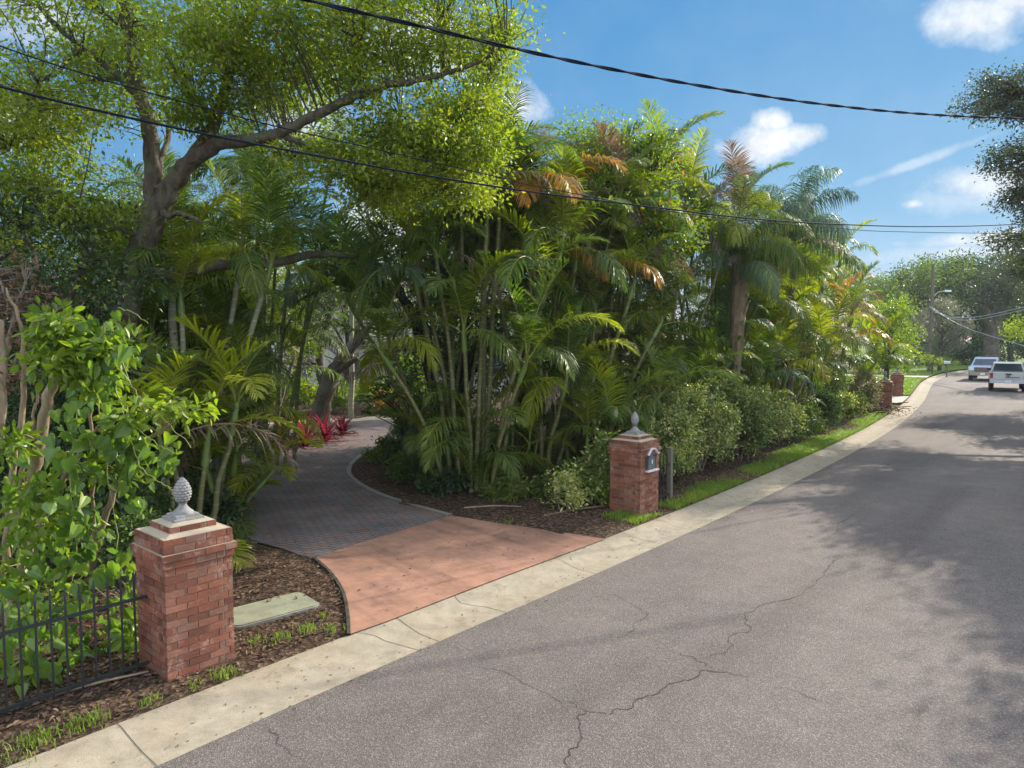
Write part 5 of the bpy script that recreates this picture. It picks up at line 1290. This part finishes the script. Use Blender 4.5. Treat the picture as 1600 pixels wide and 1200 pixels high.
gp = scatter_bed(13.2,34,.03,.78,52000,1.3); gp = gp[noise2(gp,1.3,1.0)+rng.normal(0,.35,len(gp)) + np.interp(gp[:,1],[13,15,17.5,20,24,31,34],[-.35,.25,-.1,.5,.65,.7,.4]) > .25]
g2 = scatter_bed(12.2,13.2,.05,.75,2600); g2 = g2[noise2(g2,2.2,2.0)+rng.normal(0,.3,len(g2)) > -.2]
tuft = []
for u,v,n_,s_ in [(55,1160,150,.09),(140,1128,150,.09),(235,1098,60,.06),(100,1142,50,.08),(350,1056,110,.08),(300,1075,40,.06),(440,998,80,.07),(480,985,110,.07),(520,983,70,.07),(405,1003,40,.08),(795,818,60,.06),(505,965,40,.05),(20,1190,60,.1)]:
    c=G(u,v,ZB+.02); n_=int(n_*.6); tuft.append(c+np.c_[rng.normal(0,s_*.9,(n_,2)),np.zeros(n_)])
tuft = np.concatenate(tuft)
gb = blades(np.concatenate([gp,g2]), .075, M['grass']); tag(gb.build('grass', M['grass']), kind='stuff')
gb = blades(tuft, .07, M['grass'], 5, .010); tag(gb.build('weeds', M['grass']), kind='stuff')
i0,i1=[int(np.argmin(abs(KERB[:,1]-y))) for y in (39.8,57.5)]
n=26000; i=rng.integers(i0,i1,n); P=KERB[i]+KN[i]*rng.uniform(.05,6,n)[:,None]+KT[i]*rng.uniform(-.2,.2,n)[:,None]; gb=blades(np.c_[P,np.full(n,ZB+.10)], .10, M['grass'],7,.03); tag(gb.build('lawn_grass', M['grass']), kind='stuff')
# ------------------------------------------------------------------ light, sky, camera
SUN_AZ, SUN_EL = R(51), R(25.5)
sd = bpy.data.lights.new('sun', 'SUN'); sd.energy = 5.0; sd.angle = R(.5); sd.color = (1, .90, .76)
so = bpy.data.objects.new('sun', sd); col.objects.link(so)
sv = Vector((math.sin(SUN_AZ)*math.cos(SUN_EL), math.cos(SUN_AZ)*math.cos(SUN_EL), math.sin(SUN_EL)))
so.rotation_euler = sv.to_track_quat('Z', 'Y').to_euler()
so.location = (30, 20, 30)

w = bpy.data.worlds.new('World'); scene.world = w; w.use_nodes = True
t = NT('', w.node_tree)
sky = t.n('ShaderNodeTexSky', sky_type='NISHITA', sun_disc=False, sun_elevation=SUN_EL, sun_rotation=SUN_AZ)
sky.air_density = .6; sky.dust_density = 0; sky.ozone_density = 4
tc = t.n('ShaderNodeTexCoord').outputs['Generated']
sp = t.n('ShaderNodeSeparateXYZ'); t.l(tc, sp.inputs[0])
az = t.math('ARCTAN2', sp.outputs[0], sp.outputs[1]); el = t.math('ARCSINE', sp.outputs[2])
nz = t.noise(tc, 9, 7, .62); nz2 = t.noise(tc, 26, 6, .6)
nn = t.math('ADD', t.math('MULTIPLY', t.math('SUBTRACT', nz, .5), 1.6), t.math('MULTIPLY', t.math('SUBTRACT', nz2, .5), .9))
def cloud(u, v, wu, wv, dens, tilt=0.0, rag=1.0):
    d = ray(u, v); a0 = math.atan2(d[0], d[1]); e0 = math.asin(d[2]/np.linalg.norm(d))
    sa, se = wu/FPX*.8, wv/FPX*.95
    dx = t.math('SUBTRACT', az, a0); dy = t.math('SUBTRACT', el, e0)
    if tilt: dy = t.math('SUBTRACT', dy, t.math('MULTIPLY', dx, tilt))
    q = t.math('SQRT', t.math('ADD', t.math('POWER', t.math('DIVIDE', dx, sa), 2), t.math('POWER', t.math('DIVIDE', dy, se), 2)))
    f = t.math('ADD', t.math('SUBTRACT', 1.0, q), t.math('MULTIPLY', nn, rag))
    return t.math('MULTIPLY', t.ramp(f, [(.0, (0,0,0)), (.25, (.35,.35,.35)), (.75, (1,1,1))]), dens)
cl = None
for a in [(1195,222,70,34,.95),(1255,212,60,22,.8),(1205,190,40,24,.9),(1530,22,105,40,.8),(1590,-5,90,38,.75),(1545,285,110,30,.7),(1500,310,150,26,.35),(1425,319,26,9,.8),
          (1430,255,160,9,.35,.28),(1560,372,150,12,.75),(1500,395,160,16,.5),(805,165,60,40,.85),(660,75,120,60,.85),(480,200,100,70,.7),(600,350,130,90,.9),(60,20,120,60,.7),(0,190,60,40,.7),(380,410,120,50,.8)]:
    c = cloud(*a); cl = c if cl is None else t.math('MAXIMUM', cl, c)
veil = t.math('MULTIPLY', t.ramp(t.noise(tc, 2.2, 5, .6), [(.45,(0,0,0)),(.8,(1,1,1))]), .16)
cl = t.math('MAXIMUM', cl, veil)
SKYS = .07
shade = t.ramp(nz2, [(.3, (6.2,6.5,7.0)), (.62, (9.2,9.2,9.2))])
ss_ = t.n('ShaderNodeSeparateColor'); t.l(sky.outputs[0], ss_.inputs[0]); sc_ = t.n('ShaderNodeCombineColor')
for i, (k, p) in enumerate([(.93, 1.1), (1.95, .55), (3.5, .3)]):       # graded like the hazy blue of the photograph
    t.l(t.math('MULTIPLY', t.math('POWER', ss_.outputs[i], p), k), sc_.inputs[i])
tint = sc_.outputs[0]
# broken bright cloud, unseen, added overhead and behind to fill the shade
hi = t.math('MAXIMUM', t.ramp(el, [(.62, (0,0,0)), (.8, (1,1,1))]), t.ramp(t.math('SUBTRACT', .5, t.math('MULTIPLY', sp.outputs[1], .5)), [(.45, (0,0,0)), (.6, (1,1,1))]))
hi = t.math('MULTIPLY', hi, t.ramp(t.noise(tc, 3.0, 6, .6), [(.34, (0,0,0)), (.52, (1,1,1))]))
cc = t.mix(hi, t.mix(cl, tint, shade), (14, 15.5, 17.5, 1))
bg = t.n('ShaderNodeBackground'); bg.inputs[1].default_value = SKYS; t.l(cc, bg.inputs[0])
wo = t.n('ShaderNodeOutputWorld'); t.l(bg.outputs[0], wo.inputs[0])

cd_ = bpy.data.cameras.new('camera'); cam = bpy.data.objects.new('camera', cd_); col.objects.link(cam)
cd_.sensor_width = 36; cd_.lens = FPX/1600*36; cd_.clip_start = .1; cd_.clip_end = 2000
cam.location = (0, 0, HCAM); cam.rotation_euler = (math.pi/2 - PITCH, 0, 0)
scene.camera = cam

vs = scene.view_settings; vs.view_transform = 'Standard'; vs.look = 'None'; vs.gamma = 1; vs.exposure = 0.88; vs.use_curve_mapping = False
scene.render.engine = 'CYCLES'
cy = scene.cycles
cy.max_bounces = 7; cy.diffuse_bounces = 4; cy.glossy_bounces = 2; cy.transmission_bounces = 5; cy.transparent_max_bounces = 6; cy.volume_bounces = 0
cy.caustics_reflective = False; cy.caustics_refractive = False
cy.use_denoising = True; cy.denoiser = 'OPENIMAGEDENOISE'
cy.use_adaptive_sampling = True; cy.adaptive_threshold = .02
cy.sample_clamp_indirect = 6
#@@HAZE
hz = MB(); hz.box(-70, 150, -40, 175, -1.2, 24)
mh = bpy.data.materials.new('haze'); mh.use_nodes = True; nt_ = mh.node_tree; nt_.nodes.clear()
pv = nt_.nodes.new('ShaderNodeVolumePrincipled'); pv.inputs['Density'].default_value = .0003; pv.inputs['Color'].default_value = (.80, .90, 1, 1); pv.inputs['Anisotropy'].default_value = .2
oh = nt_.nodes.new('ShaderNodeOutputMaterial'); nt_.links.new(pv.outputs[0], oh.inputs['Volume'])
tag(hz.build('haze', mh), kind='stuff')
